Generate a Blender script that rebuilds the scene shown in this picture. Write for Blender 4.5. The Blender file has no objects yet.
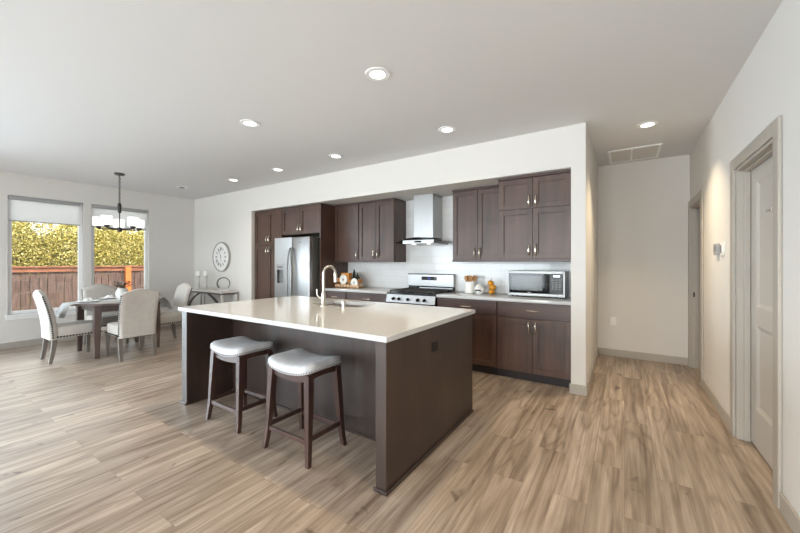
import bpy, bmesh, math, random
from mathutils import Vector, Matrix
R = math.radians
PI = math.pi
random.seed(7)
SC = bpy.context.scene
COL = SC.collection

# ------------------------------------------------------------------ camera, world, sun, lights, exposure
cam_data = bpy.data.cameras.new('camera')
cam_data.sensor_fit = 'HORIZONTAL'
cam_data.sensor_width = 36.0
cam_data.lens = 343.8 / 800 * 36.0
cam_data.shift_y = -(266.5 - 263.2) / 800
cam_data.clip_start = 0.05
cam = bpy.data.objects.new('camera', cam_data)
COL.objects.link(cam)
cam.location = (0, 0, 1.329)
cam.rotation_euler = (R(90), 0, R(33.117))
SC.camera = cam

SC.view_settings.view_transform = 'Standard'
SC.view_settings.look = 'None'
SC.view_settings.gamma = 1.0
SC.view_settings.use_curve_mapping = False
SC.view_settings.exposure = 0.34

world = bpy.data.worlds.new('sky')
SC.world = world
world.use_nodes = True
bg = world.node_tree.nodes['Background']
bg.inputs['Color'].default_value = (0.92, 0.96, 1.0, 1)
bg.inputs['Strength'].default_value = 5.0

def light(name, kind, loc, rot, energy, color=(1, 1, 1), **kw):
    d = bpy.data.lights.new(name, kind)
    d.energy = energy
    d.color = color
    for k, v in kw.items():
        setattr(d, k, v)
    o = bpy.data.objects.new(name, d)
    COL.objects.link(o)
    o.location = loc
    o.rotation_euler = rot
    return o

# sun stands over the roof on the far side of the house: it lights hedge and fence only
light('sun', 'SUN', (0, 0, 8), (0, R(38), 0), 6.3, (1.0, 0.9, 0.72), angle=R(1.5))
DAY = (0.76, 0.89, 1.0)
# daylight through the patio glazing behind the camera and on the window side of the living area
light('daylight_patio_glazing', 'AREA', (-4.6, -4.28, 1.2), (R(74), 0, 0), 135, DAY, shape='RECTANGLE', size=4.6, size_y=2.1)
light('daylight_side_glazing', 'AREA', (-8.3, -1.1, 1.2), (R(60), 0, R(-90)), 340, (0.74, 0.88, 1.0), shape='RECTANGLE', size=3.3, size_y=2.1, spread=R(150))
light('fill_behind_camera', 'AREA', (-0.6, -4.28, 1.45), (R(96), 0, 0), 160, (0.96, 0.97, 0.97), shape='RECTANGLE', size=1.5, size_y=1.6)  # fill lamp added behind the camera to brighten the hall and right ceiling

# ------------------------------------------------------------------ materials
MATS = {}
def new_mat(name):
    m = bpy.data.materials.new(name)
    m.use_nodes = True
    nt = m.node_tree
    b = nt.nodes['Principled BSDF']
    MATS[name] = m
    return m, nt, b

def srgb(r, g, b):
    f = lambda c: (c / 255 / 12.92) if c / 255 <= 0.04045 else ((c / 255 + 0.055) / 1.055) ** 2.4
    return (f(r), f(g), f(b), 1)

def mat(name, col, rough=0.5, metal=0.0, var=0.0, scale=8.0, bump=0.0, bscale=200.0, emit=None, estr=0.0, stretch=(1, 1, 1), spec=None, coat=0.0):
    m, nt, b = new_mat(name)
    b.inputs['Base Color'].default_value = col
    b.inputs['Roughness'].default_value = rough
    b.inputs['Metallic'].default_value = metal
    if spec is not None:
        b.inputs['Specular IOR Level'].default_value = spec
    if coat:
        b.inputs['Coat Weight'].default_value = coat
        b.inputs['Coat Roughness'].default_value = 0.15
    tc = nt.nodes.new('ShaderNodeTexCoord')
    if var > 0:
        mp = nt.nodes.new('ShaderNodeMapping')
        mp.inputs['Scale'].default_value = stretch
        nz = nt.nodes.new('ShaderNodeTexNoise')
        nz.inputs['Scale'].default_value = scale
        nz.inputs['Detail'].default_value = 5
        nt.links.new(tc.outputs['Object'], mp.inputs['Vector'])
        nt.links.new(mp.outputs['Vector'], nz.inputs['Vector'])
        rp = nt.nodes.new('ShaderNodeValToRGB')
        rp.color_ramp.elements[0].position = 0.3
        rp.color_ramp.elements[1].position = 0.7
        rp.color_ramp.elements[0].color = tuple(c * (1 - var) for c in col[:3]) + (1,)
        rp.color_ramp.elements[1].color = tuple(min(1, c * (1 + var)) for c in col[:3]) + (1,)
        nt.links.new(nz.outputs['Fac'], rp.inputs['Fac'])
        nt.links.new(rp.outputs['Color'], b.inputs['Base Color'])
    if bump > 0:
        n2 = nt.nodes.new('ShaderNodeTexNoise')
        n2.inputs['Scale'].default_value = bscale
        bp = nt.nodes.new('ShaderNodeBump')
        bp.inputs['Strength'].default_value = bump
        bp.inputs['Distance'].default_value = 0.002
        nt.links.new(tc.outputs['Object'], n2.inputs['Vector'])
        nt.links.new(n2.outputs['Fac'], bp.inputs['Height'])
        nt.links.new(bp.outputs['Normal'], b.inputs['Normal'])
    if emit:
        b.inputs['Emission Color'].default_value = emit
        b.inputs['Emission Strength'].default_value = estr
    return m

def wood_floor():
    m, nt, b = new_mat('plank_floor')
    L = nt.links
    tc = nt.nodes.new('ShaderNodeTexCoord')
    sep = nt.nodes.new('ShaderNodeSeparateXYZ')
    cmb = nt.nodes.new('ShaderNodeCombineXYZ')
    L.new(tc.outputs['Object'], sep.inputs[0])
    L.new(sep.outputs['Y'], cmb.inputs['X'])
    L.new(sep.outputs['X'], cmb.inputs['Y'])
    def brick(c1, c2, mortar):
        br = nt.nodes.new('ShaderNodeTexBrick')
        br.offset = 0.37
        br.offset_frequency = 2
        br.inputs['Scale'].default_value = 1.0
        br.inputs['Brick Width'].default_value = 1.32
        br.inputs['Row Height'].default_value = 0.172
        br.inputs['Mortar Size'].default_value = 0.0012
        br.inputs['Mortar Smooth'].default_value = 0.2
        br.inputs['Color1'].default_value = c1
        br.inputs['Color2'].default_value = c2
        br.inputs['Mortar'].default_value = mortar
        L.new(cmb.outputs[0], br.inputs['Vector'])
        return br
    br = brick((0, 0, 0, 1), (1, 1, 1, 1), (0.5, 0.5, 0.5, 1))
    # a random offset per plank so the grain does not run across joints
    off = nt.nodes.new('ShaderNodeVectorMath'); off.operation = 'MULTIPLY_ADD'
    off.inputs[1].default_value = (9.7, 4.3, 3.1)
    L.new(br.outputs['Color'], off.inputs[0])
    L.new(cmb.outputs[0], off.inputs[2])
    def noise(scale, stretch, detail, dist=0.0):
        mp = nt.nodes.new('ShaderNodeMapping')
        mp.inputs['Scale'].default_value = stretch
        L.new(off.outputs[0], mp.inputs['Vector'])
        n = nt.nodes.new('ShaderNodeTexNoise')
        n.inputs['Scale'].default_value = scale
        n.inputs['Detail'].default_value = detail
        n.inputs['Roughness'].default_value = 0.6
        n.inputs['Distortion'].default_value = dist
        L.new(mp.outputs[0], n.inputs['Vector'])
        return n
    field = noise(1.5, (0.42, 3.0, 1), 1.5, 0.25)
    pp = nt.nodes.new('ShaderNodeMath'); pp.operation = 'MULTIPLY'; pp.inputs[1].default_value = 15.0
    L.new(field.outputs['Fac'], pp.inputs[0])
    grain = nt.nodes.new('ShaderNodeMath'); grain.operation = 'PINGPONG'; grain.inputs[1].default_value = 1.0
    L.new(pp.outputs[0], grain.inputs[0])
    streak = noise(3.2, (0.3, 7.0, 1), 6, 0.3)
    fine = noise(9.0, (0.22, 8.0, 1), 6)
    blot = noise(1.6, (0.6, 3.4, 1), 4, 0.8)
    knot = noise(3.2, (1.6, 2.8, 1), 2, 0.6)
    rp = nt.nodes.new('ShaderNodeValToRGB')
    e = rp.color_ramp.elements
    e[0].position = 0.3; e[0].color = srgb(132, 113, 98)
    e[1].position = 0.7; e[1].color = srgb(188, 172, 157)
    k = e.new(0.48); k.color = srgb(167, 151, 137)
    L.new(streak.outputs['Fac'], rp.inputs['Fac'])
    def mix(kind, fac, a, bb):
        mx = nt.nodes.new('ShaderNodeMix'); mx.data_type = 'RGBA'; mx.blend_type = kind
        mx.inputs['Factor'].default_value = fac
        L.new(a, mx.inputs['A']); L.new(bb, mx.inputs['B'])
        return mx.outputs['Result']
    def ramp(src, p0, c0, p1, c1):
        r = nt.nodes.new('ShaderNodeValToRGB')
        r.color_ramp.elements[0].position = p0; r.color_ramp.elements[0].color = c0
        r.color_ramp.elements[1].position = p1; r.color_ramp.elements[1].color = c1
        L.new(src, r.inputs['Fac'])
        return r.outputs['Color']
    c = mix('MULTIPLY', 0.7, rp.outputs['Color'], ramp(grain.outputs[0], 0.0, (0.66, 0.62, 0.58, 1), 0.5, (1.03, 1.03, 1.03, 1)))
    c = mix('MULTIPLY', 0.7, c, ramp(fine.outputs['Fac'], 0.36, (0.70, 0.67, 0.64, 1), 0.6, (1.06, 1.06, 1.06, 1)))
    c = mix('MULTIPLY', 0.8, c, ramp(blot.outputs['Fac'], 0.36, (0.70, 0.67, 0.64, 1), 0.6, (1.05, 1.05, 1.05, 1)))
    c = mix('MULTIPLY', 0.8, c, ramp(knot.outputs['Fac'], 0.25, (0.34, 0.29, 0.25, 1), 0.33, (1, 1, 1, 1)))
    tone = ramp(br.outputs['Color'], 0.0, (0.84, 0.83, 0.82, 1), 1.0, (1.08, 1.07, 1.06, 1))
    c = mix('MULTIPLY', 0.9, c, tone)
    seam = ramp(br.outputs['Fac'], 0.0, (1, 1, 1, 1), 1.0, (0.62, 0.58, 0.55, 1))
    c = mix('MULTIPLY', 1.0, c, seam)
    L.new(c, b.inputs['Base Color'])
    b.inputs['Roughness'].default_value = 0.36
    bp = nt.nodes.new('ShaderNodeBump')
    bp.inputs['Strength'].default_value = 0.12
    bp.inputs['Distance'].default_value = 0.002
    L.new(fine.outputs['Fac'], bp.inputs['Height'])
    L.new(bp.outputs['Normal'], b.inputs['Normal'])
    return m

def cabinet_wood(name, dark, lite, axis='Z', rough=0.42, coat=0.3):
    m, nt, b = new_mat(name)
    L = nt.links
    tc = nt.nodes.new('ShaderNodeTexCoord')
    mp = nt.nodes.new('ShaderNodeMapping')
    mp.inputs['Scale'].default_value = {'Z': (7, 7, 0.6), 'X': (0.6, 7, 7)}[axis]
    L.new(tc.outputs['Object'], mp.inputs['Vector'])
    n = nt.nodes.new('ShaderNodeTexNoise')
    n.inputs['Scale'].default_value = 2.2; n.inputs['Detail'].default_value = 7; n.inputs['Distortion'].default_value = 0.5
    L.new(mp.outputs[0], n.inputs['Vector'])
    n2 = nt.nodes.new('ShaderNodeTexNoise')
    n2.inputs['Scale'].default_value = 3.0; n2.inputs['Detail'].default_value = 3
    L.new(tc.outputs['Object'], n2.inputs['Vector'])
    rp = nt.nodes.new('ShaderNodeValToRGB')
    rp.color_ramp.elements[0].position = 0.3; rp.color_ramp.elements[0].color = dark
    rp.color_ramp.elements[1].position = 0.72; rp.color_ramp.elements[1].color = lite
    mm = nt.nodes.new('ShaderNodeMath'); mm.operation = 'MULTIPLY_ADD'
    mm.inputs[1].default_value = 0.45
    ad = nt.nodes.new('ShaderNodeMath'); ad.operation = 'MULTIPLY'; ad.inputs[1].default_value = 0.55
    L.new(n.outputs['Fac'], ad.inputs[0])
    L.new(n2.outputs['Fac'], mm.inputs[0]); L.new(ad.outputs[0], mm.inputs[2])
    L.new(mm.outputs[0], rp.inputs['Fac'])
    L.new(rp.outputs['Color'], b.inputs['Base Color'])
    b.inputs['Roughness'].default_value = rough
    b.inputs['Coat Weight'].default_value = coat
    b.inputs['Coat Roughness'].default_value = 0.38
    return m

def tile_mat():
    m, nt, b = new_mat('subway_tile')
    L = nt.links
    tc = nt.nodes.new('ShaderNodeTexCoord')
    sep = nt.nodes.new('ShaderNodeSeparateXYZ'); cmb = nt.nodes.new('ShaderNodeCombineXYZ')
    L.new(tc.outputs['Object'], sep.inputs[0])
    L.new(sep.outputs['X'], cmb.inputs['X']); L.new(sep.outputs['Z'], cmb.inputs['Y'])
    br = nt.nodes.new('ShaderNodeTexBrick')
    br.inputs['Scale'].default_value = 1
    br.inputs['Brick Width'].default_value = 0.305; br.inputs['Row Height'].default_value = 0.102
    br.inputs['Mortar Size'].default_value = 0.0016; br.inputs['Mortar Smooth'].default_value = 0.3
    br.inputs['Color1'].default_value = (0.80, 0.80, 0.79, 1); br.inputs['Color2'].default_value = (0.74, 0.74, 0.735, 1)
    br.inputs['Mortar'].default_value = (0.60, 0.60, 0.59, 1)
    L.new(cmb.outputs[0], br.inputs['Vector'])
    L.new(br.outputs['Color'], b.inputs['Base Color'])
    b.inputs['Roughness'].default_value = 0.12
    nz = nt.nodes.new('ShaderNodeTexNoise'); nz.inputs['Scale'].default_value = 9
    L.new(cmb.outputs[0], nz.inputs['Vector'])
    sb = nt.nodes.new('ShaderNodeMath'); sb.operation = 'SUBTRACT'
    L.new(nz.outputs['Fac'], sb.inputs[0]); L.new(br.outputs['Fac'], sb.inputs[1])
    bp = nt.nodes.new('ShaderNodeBump'); bp.inputs['Strength'].default_value = 0.25; bp.inputs['Distance'].default_value = 0.004
    L.new(sb.outputs[0], bp.inputs['Height']); L.new(bp.outputs['Normal'], b.inputs['Normal'])
    return m

def leaf_mat(name, cols, rough=0.55, trans=0.35):
    m, nt, b = new_mat(name)
    L = nt.links
    g = nt.nodes.new('ShaderNodeNewGeometry')
    rp = nt.nodes.new('ShaderNodeValToRGB')
    el = rp.color_ramp.elements
    el[0].color = cols[0]; el[1].color = cols[-1]
    for i, c in enumerate(cols[1:-1]):
        k = el.new((i + 1) / (len(cols) - 1)); k.color = c
    L.new(g.outputs['Random Per Island'], rp.inputs['Fac'])
    L.new(rp.outputs['Color'], b.inputs['Base Color'])
    b.inputs['Roughness'].default_value = rough
    t = nt.nodes.new('ShaderNodeBsdfTranslucent')
    L.new(rp.outputs['Color'], t.inputs['Color'])
    mx = nt.nodes.new('ShaderNodeMixShader'); mx.inputs[0].default_value = trans
    L.new(b.outputs[0], mx.inputs[1]); L.new(t.outputs[0], mx.inputs[2])
    L.new(mx.outputs[0], nt.nodes['Material Output'].inputs['Surface'])
    return m

def clear_glass(name, tint=(0.97, 0.985, 0.98, 1), refl=1.0, rough=0.02):
    m, nt, b = new_mat(name)
    nt.nodes.remove(b)
    L = nt.links
    tr = nt.nodes.new('ShaderNodeBsdfTransparent'); tr.inputs[0].default_value = tint
    gl = nt.nodes.new('ShaderNodeBsdfGlossy'); gl.inputs['Roughness'].default_value = rough
    fr = nt.nodes.new('ShaderNodeFresnel'); fr.inputs['IOR'].default_value = 1.45
    mu = nt.nodes.new('ShaderNodeMath'); mu.operation = 'MULTIPLY'; mu.inputs[1].default_value = refl
    mx = nt.nodes.new('ShaderNodeMixShader')
    L.new(fr.outputs[0], mu.inputs[0]); L.new(mu.outputs[0], mx.inputs[0])
    L.new(tr.outputs[0], mx.inputs[1]); L.new(gl.outputs[0], mx.inputs[2])
    L.new(mx.outputs[0], nt.nodes['Material Output'].inputs['Surface'])
    return m

def translucent(name, col, tcol, fac):
    m, nt, b = new_mat(name)
    L = nt.links
    b.inputs['Base Color'].default_value = col
    b.inputs['Roughness'].default_value = 0.8
    t = nt.nodes.new('ShaderNodeBsdfTranslucent'); t.inputs[0].default_value = tcol
    mx = nt.nodes.new('ShaderNodeMixShader'); mx.inputs[0].default_value = fac
    L.new(b.outputs[0], mx.inputs[1]); L.new(t.outputs[0], mx.inputs[2])
    L.new(mx.outputs[0], nt.nodes['Material Output'].inputs['Surface'])
    return m

M_FLOOR = wood_floor()
M_WALL = mat('wall_paint', srgb(218, 214, 209), 0.85, bump=0.05, bscale=160)
M_CEIL = mat('ceiling_paint', srgb(218, 217, 217), 0.9, bump=0.08, bscale=120)
M_TRIM = mat('grey_trim_paint', srgb(174, 166, 156), 0.45)
M_DOOR = mat('door_paint', srgb(190, 184, 177), 0.45)
M_WHITE = mat('white_vinyl', srgb(240, 240, 240), 0.4)
M_CAB = cabinet_wood('cabinet_stain', srgb(50, 33, 26), srgb(92, 64, 51))
M_CABX = cabinet_wood('cabinet_stain_horizontal', srgb(50, 33, 29), srgb(84, 59, 51), 'X')
M_ISL = cabinet_wood('island_stain', srgb(36, 25, 20), srgb(66, 47, 38), rough=0.45, coat=0.35)
M_KICK = mat('toe_kick_stain', srgb(42, 34, 36), 0.5)
M_QUARTZ = mat('white_quartz', srgb(194, 194, 195), 0.09, var=0.015, scale=40)
M_TILE = tile_mat()
M_STEEL = mat('stainless_steel', (0.44, 0.435, 0.43, 1), 0.36, 1.0, var=0.03, scale=3, stretch=(60, 60, 0.6))
M_HSTEEL = mat('handle_steel', (0.30, 0.30, 0.30, 1), 0.3, 1.0)
M_MSTEEL = mat('satin_dark_steel', (0.30, 0.30, 0.295, 1), 0.42, 1.0)
M_STEELD = mat('fridge_side_grey', srgb(120, 119, 118), 0.4, 0.6)
M_NICKEL = mat('brushed_nickel', (0.52, 0.48, 0.43, 1), 0.32, 1.0)
M_PULL = mat('satin_nickel_pull', (0.74, 0.68, 0.58, 1), 0.2, 1.0)
M_BLACK = mat('black_enamel', srgb(18, 18, 19), 0.25)
M_BLACKG = mat('black_glass', srgb(10, 10, 11), 0.06)
M_IRON = mat('cast_iron', srgb(46, 42, 38), 0.6)
M_MWIN = mat('microwave_window', srgb(96, 96, 96), 0.12)
M_GREYP = mat('grey_plastic', srgb(120, 120, 120), 0.5)
M_DISP = mat('display_screen', srgb(14, 16, 30), 0.2, emit=srgb(90, 110, 230), estr=0.25)
M_DIGIT = mat('display_digits', srgb(220, 235, 240), 0.4, emit=(0.8, 0.9, 1, 1), estr=0.9)
M_LENS = mat('lamp_lens', (1, 1, 1, 1), 0.5, emit=(1, 0.96, 0.9, 1), estr=3.0)
M_STOOLW = cabinet_wood('stool_wood', srgb(44, 27, 23), srgb(82, 56, 48), rough=0.3)
M_SEAT = mat('stool_fabric', srgb(192, 192, 194), 0.9, var=0.12, scale=14, bump=0.35, bscale=600)
M_NAIL = mat('pewter_nailheads', (0.30, 0.29, 0.29, 1), 0.3, 1.0)
M_CHAIRF = mat('chair_linen', srgb(196, 190, 183), 0.9, var=0.05, scale=20, bump=0.25, bscale=700)
M_CHAIRL = mat('chair_leg_wood', srgb(120, 112, 104), 0.5, var=0.2, scale=6, stretch=(6, 6, 0.7))
M_DARKN = mat('dark_nailheads', srgb(46, 42, 40), 0.5)
M_TABLE = cabinet_wood('table_wood', srgb(72, 58, 54), srgb(112, 94, 88), rough=0.28)
M_CLOTH = mat('runner_cloth', srgb(186, 184, 182), 0.9, var=0.12, scale=18, bump=0.3, bscale=400)
M_CERAM = mat('white_ceramic', srgb(236, 235, 232), 0.3)
M_CERAMM = mat('matte_white_ceramic', srgb(230, 228, 224), 0.7)
M_LEAFD = mat('dark_leaves', srgb(58, 56, 44), 0.55, var=0.4, scale=30)
M_BRONZE = mat('dark_bronze', srgb(66, 62, 60), 0.4, 0.6)
M_SHADEG = mat('white_lamp_glass', srgb(244, 244, 244), 0.35, emit=(1, 0.98, 0.95, 1), estr=0.8)
M_ROLLER = translucent('roller_fabric', srgb(238, 238, 238), (0.92, 0.92, 0.92, 1), 0.5)
M_CASS = mat('roller_cassette', srgb(158, 157, 157), 0.5)
M_GLASS = clear_glass('window_glass')
M_HOODG = clear_glass('hood_glass', (0.86, 0.88, 0.88, 1), 1.2)
M_CONS = mat('console_paint', srgb(214, 211, 207), 0.5)
M_CONSD = mat('console_dark_iron', srgb(92, 88, 84), 0.5)
M_WAX = mat('candle_wax', srgb(238, 236, 230), 0.6)
M_CLOCKF = mat('clock_face', srgb(232, 230, 226), 0.6)
M_CLOCKR = mat('clock_rim', srgb(166, 161, 156), 0.5)
M_INK = mat('clock_ink', srgb(70, 66, 64), 0.6)
M_OCHRE = mat('ochre_ceramic', srgb(214, 146, 38), 0.35)
M_HONEY = mat('honey_wood', srgb(196, 132, 62), 0.5, var=0.25, scale=20)
M_LOG = mat('pale_log_wood', srgb(206, 168, 132), 0.6, var=0.2, scale=25)
M_PINE = mat('bottle_brush_green', srgb(54, 58, 46), 0.8)
M_SPOON = mat('wooden_utensil', srgb(172, 124, 74), 0.6, var=0.2, scale=15)
M_FENCE = mat('weathered_cedar', srgb(84, 64, 58), 0.85, var=0.55, scale=5, stretch=(1, 9, 0.6))
M_RAIL = mat('red_cedar_rail', srgb(120, 74, 54), 0.8, var=0.45, scale=4, stretch=(1, 0.8, 6))
M_POST = mat('orange_cedar_post', srgb(170, 92, 40), 0.8, var=0.15, scale=6)
M_HEDGE = leaf_mat('hedge_leaves', [srgb(78, 84, 36), srgb(132, 128, 58), srgb(182, 168, 88), srgb(218, 200, 122), srgb(238, 226, 170)])
M_HCORE = mat('hedge_core_green', srgb(66, 70, 36), 0.9, var=0.4, scale=9)  # dark green inner hull behind the leaves, keeps the hedge opaque
M_LAWN = mat('lawn', srgb(96, 104, 60), 0.9, var=0.3, scale=6)
M_PLATE = mat('outlet_plate', srgb(238, 236, 232), 0.4)
M_VENT = mat('vent_paint', srgb(206, 202, 197), 0.6)
M_SLOT = mat('dark_slot', srgb(40, 38, 36), 0.6)
M_BROWNP = mat('brown_outlet', srgb(20, 14, 12), 0.6)

# ------------------------------------------------------------------ mesh helpers
class MB:
    def __init__(self):
        self.bm = bmesh.new()
    def box(self, x0, x1, y0, y1, z0, z1, bev=0.0, seg=1):
        bm = self.bm
        vs = [bm.verts.new(p) for p in ((x0, y0, z0), (x1, y0, z0), (x1, y1, z0), (x0, y1, z0), (x0, y0, z1), (x1, y0, z1), (x1, y1, z1), (x0, y1, z1))]
        fs = [bm.faces.new([vs[i] for i in q]) for q in ((3, 2, 1, 0), (4, 5, 6, 7), (0, 1, 5, 4), (1, 2, 6, 5), (2, 3, 7, 6), (3, 0, 4, 7))]
        if bev > 0:
            es = list({e for f in fs for e in f.edges})
            bmesh.ops.bevel(bm, geom=es, offset=bev, segments=seg, profile=0.5, affect='EDGES')
        return self
    def loft(self, rings, cap=True, closed=False):
        bm = self.bm
        vr = [[bm.verts.new(p) for p in r] for r in rings]
        n = len(vr[0])
        m = len(vr)
        for i in range(m if closed else m - 1):
            a, b = vr[i], vr[(i + 1) % m]
            for k in range(n):
                bm.faces.new((a[k], a[(k + 1) % n], b[(k + 1) % n], b[k]))
        if cap and not closed:
            bm.faces.new(list(reversed(vr[0])))
            bm.faces.new(vr[-1])
        return self
    def bar(self, pts, sizes):
        """square section bar through pts (world-aligned x/y section), for mostly vertical members"""
        rings = []
        for p, s in zip(pts, sizes):
            sx, sy = (s, s) if not isinstance(s, tuple) else s
            x, y, z = p
            rings.append([(x - sx, y - sy, z), (x + sx, y - sy, z), (x + sx, y + sy, z), (x - sx, y + sy, z)])
        return self.loft(rings)
    def tube(self, pts, r, n=10, closed=False):
        pts = [Vector(p) for p in pts]
        m = len(pts)
        rr = r if isinstance(r, (list, tuple)) else [r] * m
        rings = []
        up = None
        for i, p in enumerate(pts):
            if closed:
                t = (pts[(i + 1) % m] - pts[i - 1]).normalized()
            else:
                t = (pts[min(i + 1, m - 1)] - pts[max(i - 1, 0)]).normalized()
            if up is None:
                up = Vector((0, 0, 1)) if abs(t.z) < 0.9 else Vector((1, 0, 0))
            a = t.cross(up).normalized()
            b = a.cross(t).normalized()
            up = b
            rings.append([p + (a * math.cos(2 * PI * k / n) + b * math.sin(2 * PI * k / n)) * rr[i] for k in range(n)])
        return self.loft(rings, closed=closed)
    def lathe(self, prof, c=(0, 0, 0), n=28, ring=False):
        """prof: list of (r, z) bottom to top, solid of revolution about z"""
        bm = self.bm
        rings = []
        if ring:
            prof = list(prof) + [prof[0]]
        for r, z in prof:
            if r < 1e-6:
                rings.append([bm.verts.new((c[0], c[1], c[2] + z))])
            else:
                rings.append([bm.verts.new((c[0] + r * math.cos(2 * PI * k / n), c[1] + r * math.sin(2 * PI * k / n), c[2] + z)) for k in range(n)])
        for a, b in zip(rings[:-1], rings[1:]):
            for k in range(n):
                if len(a) == 1 and len(b) == 1:
                    continue
                if len(a) == 1:
                    bm.faces.new((a[0], b[(k + 1) % n], b[k]))
                elif len(b) == 1:
                    bm.faces.new((a[k], a[(k + 1) % n], b[0]))
                else:
                    bm.faces.new((a[k], a[(k + 1) % n], b[(k + 1) % n], b[k]))
        if ring:
            bmesh.ops.remove_doubles(bm, verts=[v for r in (rings[0], rings[-1]) for v in r], dist=1e-6)
            return self
        if len(rings[0]) > 1:
            bm.faces.new(list(reversed(rings[0])))
        if len(rings[-1]) > 1:
            bm.faces.new(rings[-1])
        return self
    def ball(self, c, r, sz=(1, 1, 1), u=12, v=8):
        mt = Matrix.Translation(c) @ Matrix.Diagonal((r * sz[0], r * sz[1], r * sz[2], 1))
        bmesh.ops.create_uvsphere(self.bm, u_segments=u, v_segments=v, radius=1.0, matrix=mt)
        return self
    def prism(self, poly, a0, a1, axis='y'):
        """extrude a polygon; axis y: poly is (x, z); axis x: poly is (y, z); axis z: poly is (x, y)"""
        f = {'y': lambda p, a: (p[0], a, p[1]), 'x': lambda p, a: (a, p[0], p[1]), 'z': lambda p, a: (p[0], p[1], a)}[axis]
        bm = self.bm
        A = [bm.verts.new(f(p, a0)) for p in poly]
        B = [bm.verts.new(f(p, a1)) for p in poly]
        n = len(poly)
        for k in range(n):
            bm.faces.new((A[k], A[(k + 1) % n], B[(k + 1) % n], B[k]))
        bm.faces.new(list(reversed(A)))
        bm.faces.new(B)
        return self
    def frame(self, x0, x1, z0, z1, wl, wr, wb, wt, y0, y1, bev=0.0):
        self.box(x0, x0 + wl, y0, y1, z0, z1, bev)
        self.box(x1 - wr, x1, y0, y1, z0, z1, bev)
        self.box(x0 + wl, x1 - wr, y0, y1, z0, z0 + wb, bev)
        self.box(x0 + wl, x1 - wr, y0, y1, z1 - wt, z1, bev)
        return self
    def xf(self, mtx):
        self.bm.transform(mtx)
        return self
    def build(self, name, material, parent=None, smooth=35, loc=None):
        me = bpy.data.meshes.new(name)
        bmesh.ops.recalc_face_normals(self.bm, faces=self.bm.faces)
        self.bm.to_mesh(me)
        self.bm.free()
        if smooth:
            for p in me.polygons:
                p.use_smooth = True
            me.set_sharp_from_angle(angle=R(smooth))
        me.materials.append(material)
        o = bpy.data.objects.new(name, me)
        COL.objects.link(o)
        if parent:
            o.parent = parent
        if loc:
            o.location = loc
        return o

def tag(o, label, cat, group=None):
    o['label'] = label
    o['category'] = cat
    if group:
        o['group'] = group
    return o

def thing(name, label, cat, loc=(0, 0, 0), rz=0.0, group=None):
    o = bpy.data.objects.new(name, None)
    o.empty_display_size = 0.1
    COL.objects.link(o)
    o.location = loc
    o.rotation_euler = (0, 0, rz)
    return tag(o, label, cat, group)

def struct(o):
    o['kind'] = 'structure'
    return o

def dup(root, loc, rz, label):
    r = root.copy(); COL.objects.link(r)
    r.location = loc; r.rotation_euler = (0, 0, rz); r['label'] = label
    for ch in list(root.children):
        c = ch.copy(); COL.objects.link(c); c.parent = r
        for g in list(ch.children):
            d = g.copy(); COL.objects.link(d); d.parent = c
    return r

# ------------------------------------------------------------------ room shell
XL, XR = -8.0, 0.712          # inner faces of the window wall and the right wall
YK, YH, YB = 3.903, 5.79, -4.1  # kitchen wall face, hall end wall, wall behind the camera
ZC = 2.74
OX0, OX1, OZ = -5.892, -0.457, 2.312   # cabinet recess
XP = -0.324                             # hall side of the end pier
RB = 4.61                               # back of recess

struct(MB().box(-8.4, 2.0, -4.4, 6.2, -0.12, 0).build('floor', M_FLOOR, smooth=0))
struct(MB().box(-8.4, 2.0, -4.4, 6.2, ZC, 2.95).build('ceiling', M_CEIL, smooth=0))

def wall_yz(name, x0, x1, ya, yb, holes):
    """wall in the y-z plane with rectangular openings (y0, y1, z0, z1) sorted by y"""
    m = MB()
    y = ya
    for (h0, h1, z0, z1) in holes:
        m.box(x0, x1, y, h0, 0, ZC)
        if z0 > 0: m.box(x0, x1, h0, h1, 0, z0)
        m.box(x0, x1, h0, h1, z1, ZC)
        y = h1
    m.box(x0, x1, y, yb, 0, ZC)
    return struct(m.build(name, M_WALL, smooth=0))

def wall_xz(name, y0, y1, xa, xb, holes):
    m = MB()
    x = xa
    for (h0, h1, z0, z1) in holes:
        m.box(x, h0, y0, y1, 0, ZC)
        if z0 > 0: m.box(h0, h1, y0, y1, 0, z0)
        m.box(h0, h1, y0, y1, z1, ZC)
        x = h1
    m.box(x, xb, y0, y1, 0, ZC)
    return struct(m.build(name, M_WALL, smooth=0))

WIN = [(1.14, 2.03), (2.14, 3.03)]
WZ0, WZ1 = 0.52, 2.392
SIDE = (-2.8, 0.6, 0.02, 2.25)
wall_yz('wall_left', XL - 0.16, XL, YB - 0.16, YK, [SIDE] + [(a, b, WZ0, WZ1) for a, b in WIN])
PATIO = (-6.9, -2.3, 0.02, 2.25)
ENTRY = (-1.4, 0.2, 0.6, 2.25)
wall_xz('wall_rear', YB - 0.16, YB, XL, XR, [PATIO, ENTRY])
DR = (2.755, 3.585, 0, 2.035)
DH = (4.93, 5.70, 0, 2.035)
wall_yz('wall_right', XR, XR + 0.115, YB - 0.16, YH + 0.12, [DR, DH])
wall_xz('wall_hall', YH, YH + 0.12, XP, XR, [])
# dark room behind the open hall doorway
mm = MB()
mm.box(1.9, 1.98, 4.2, 6.1, 0, ZC); mm.box(XR + 0.116, 1.9, 4.2, 4.28, 0, ZC); mm.box(XR + 0.116, 1.9, 6.02, 6.1, 0, ZC)
struct(mm.build('wall_side_room', M_WALL, smooth=0))
mm = MB()
mm.box(XR + 0.3, XR + 0.36, 2.5, 3.9, 0, ZC)
struct(mm.build('wall_behind_door', M_WALL, smooth=0))
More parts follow.
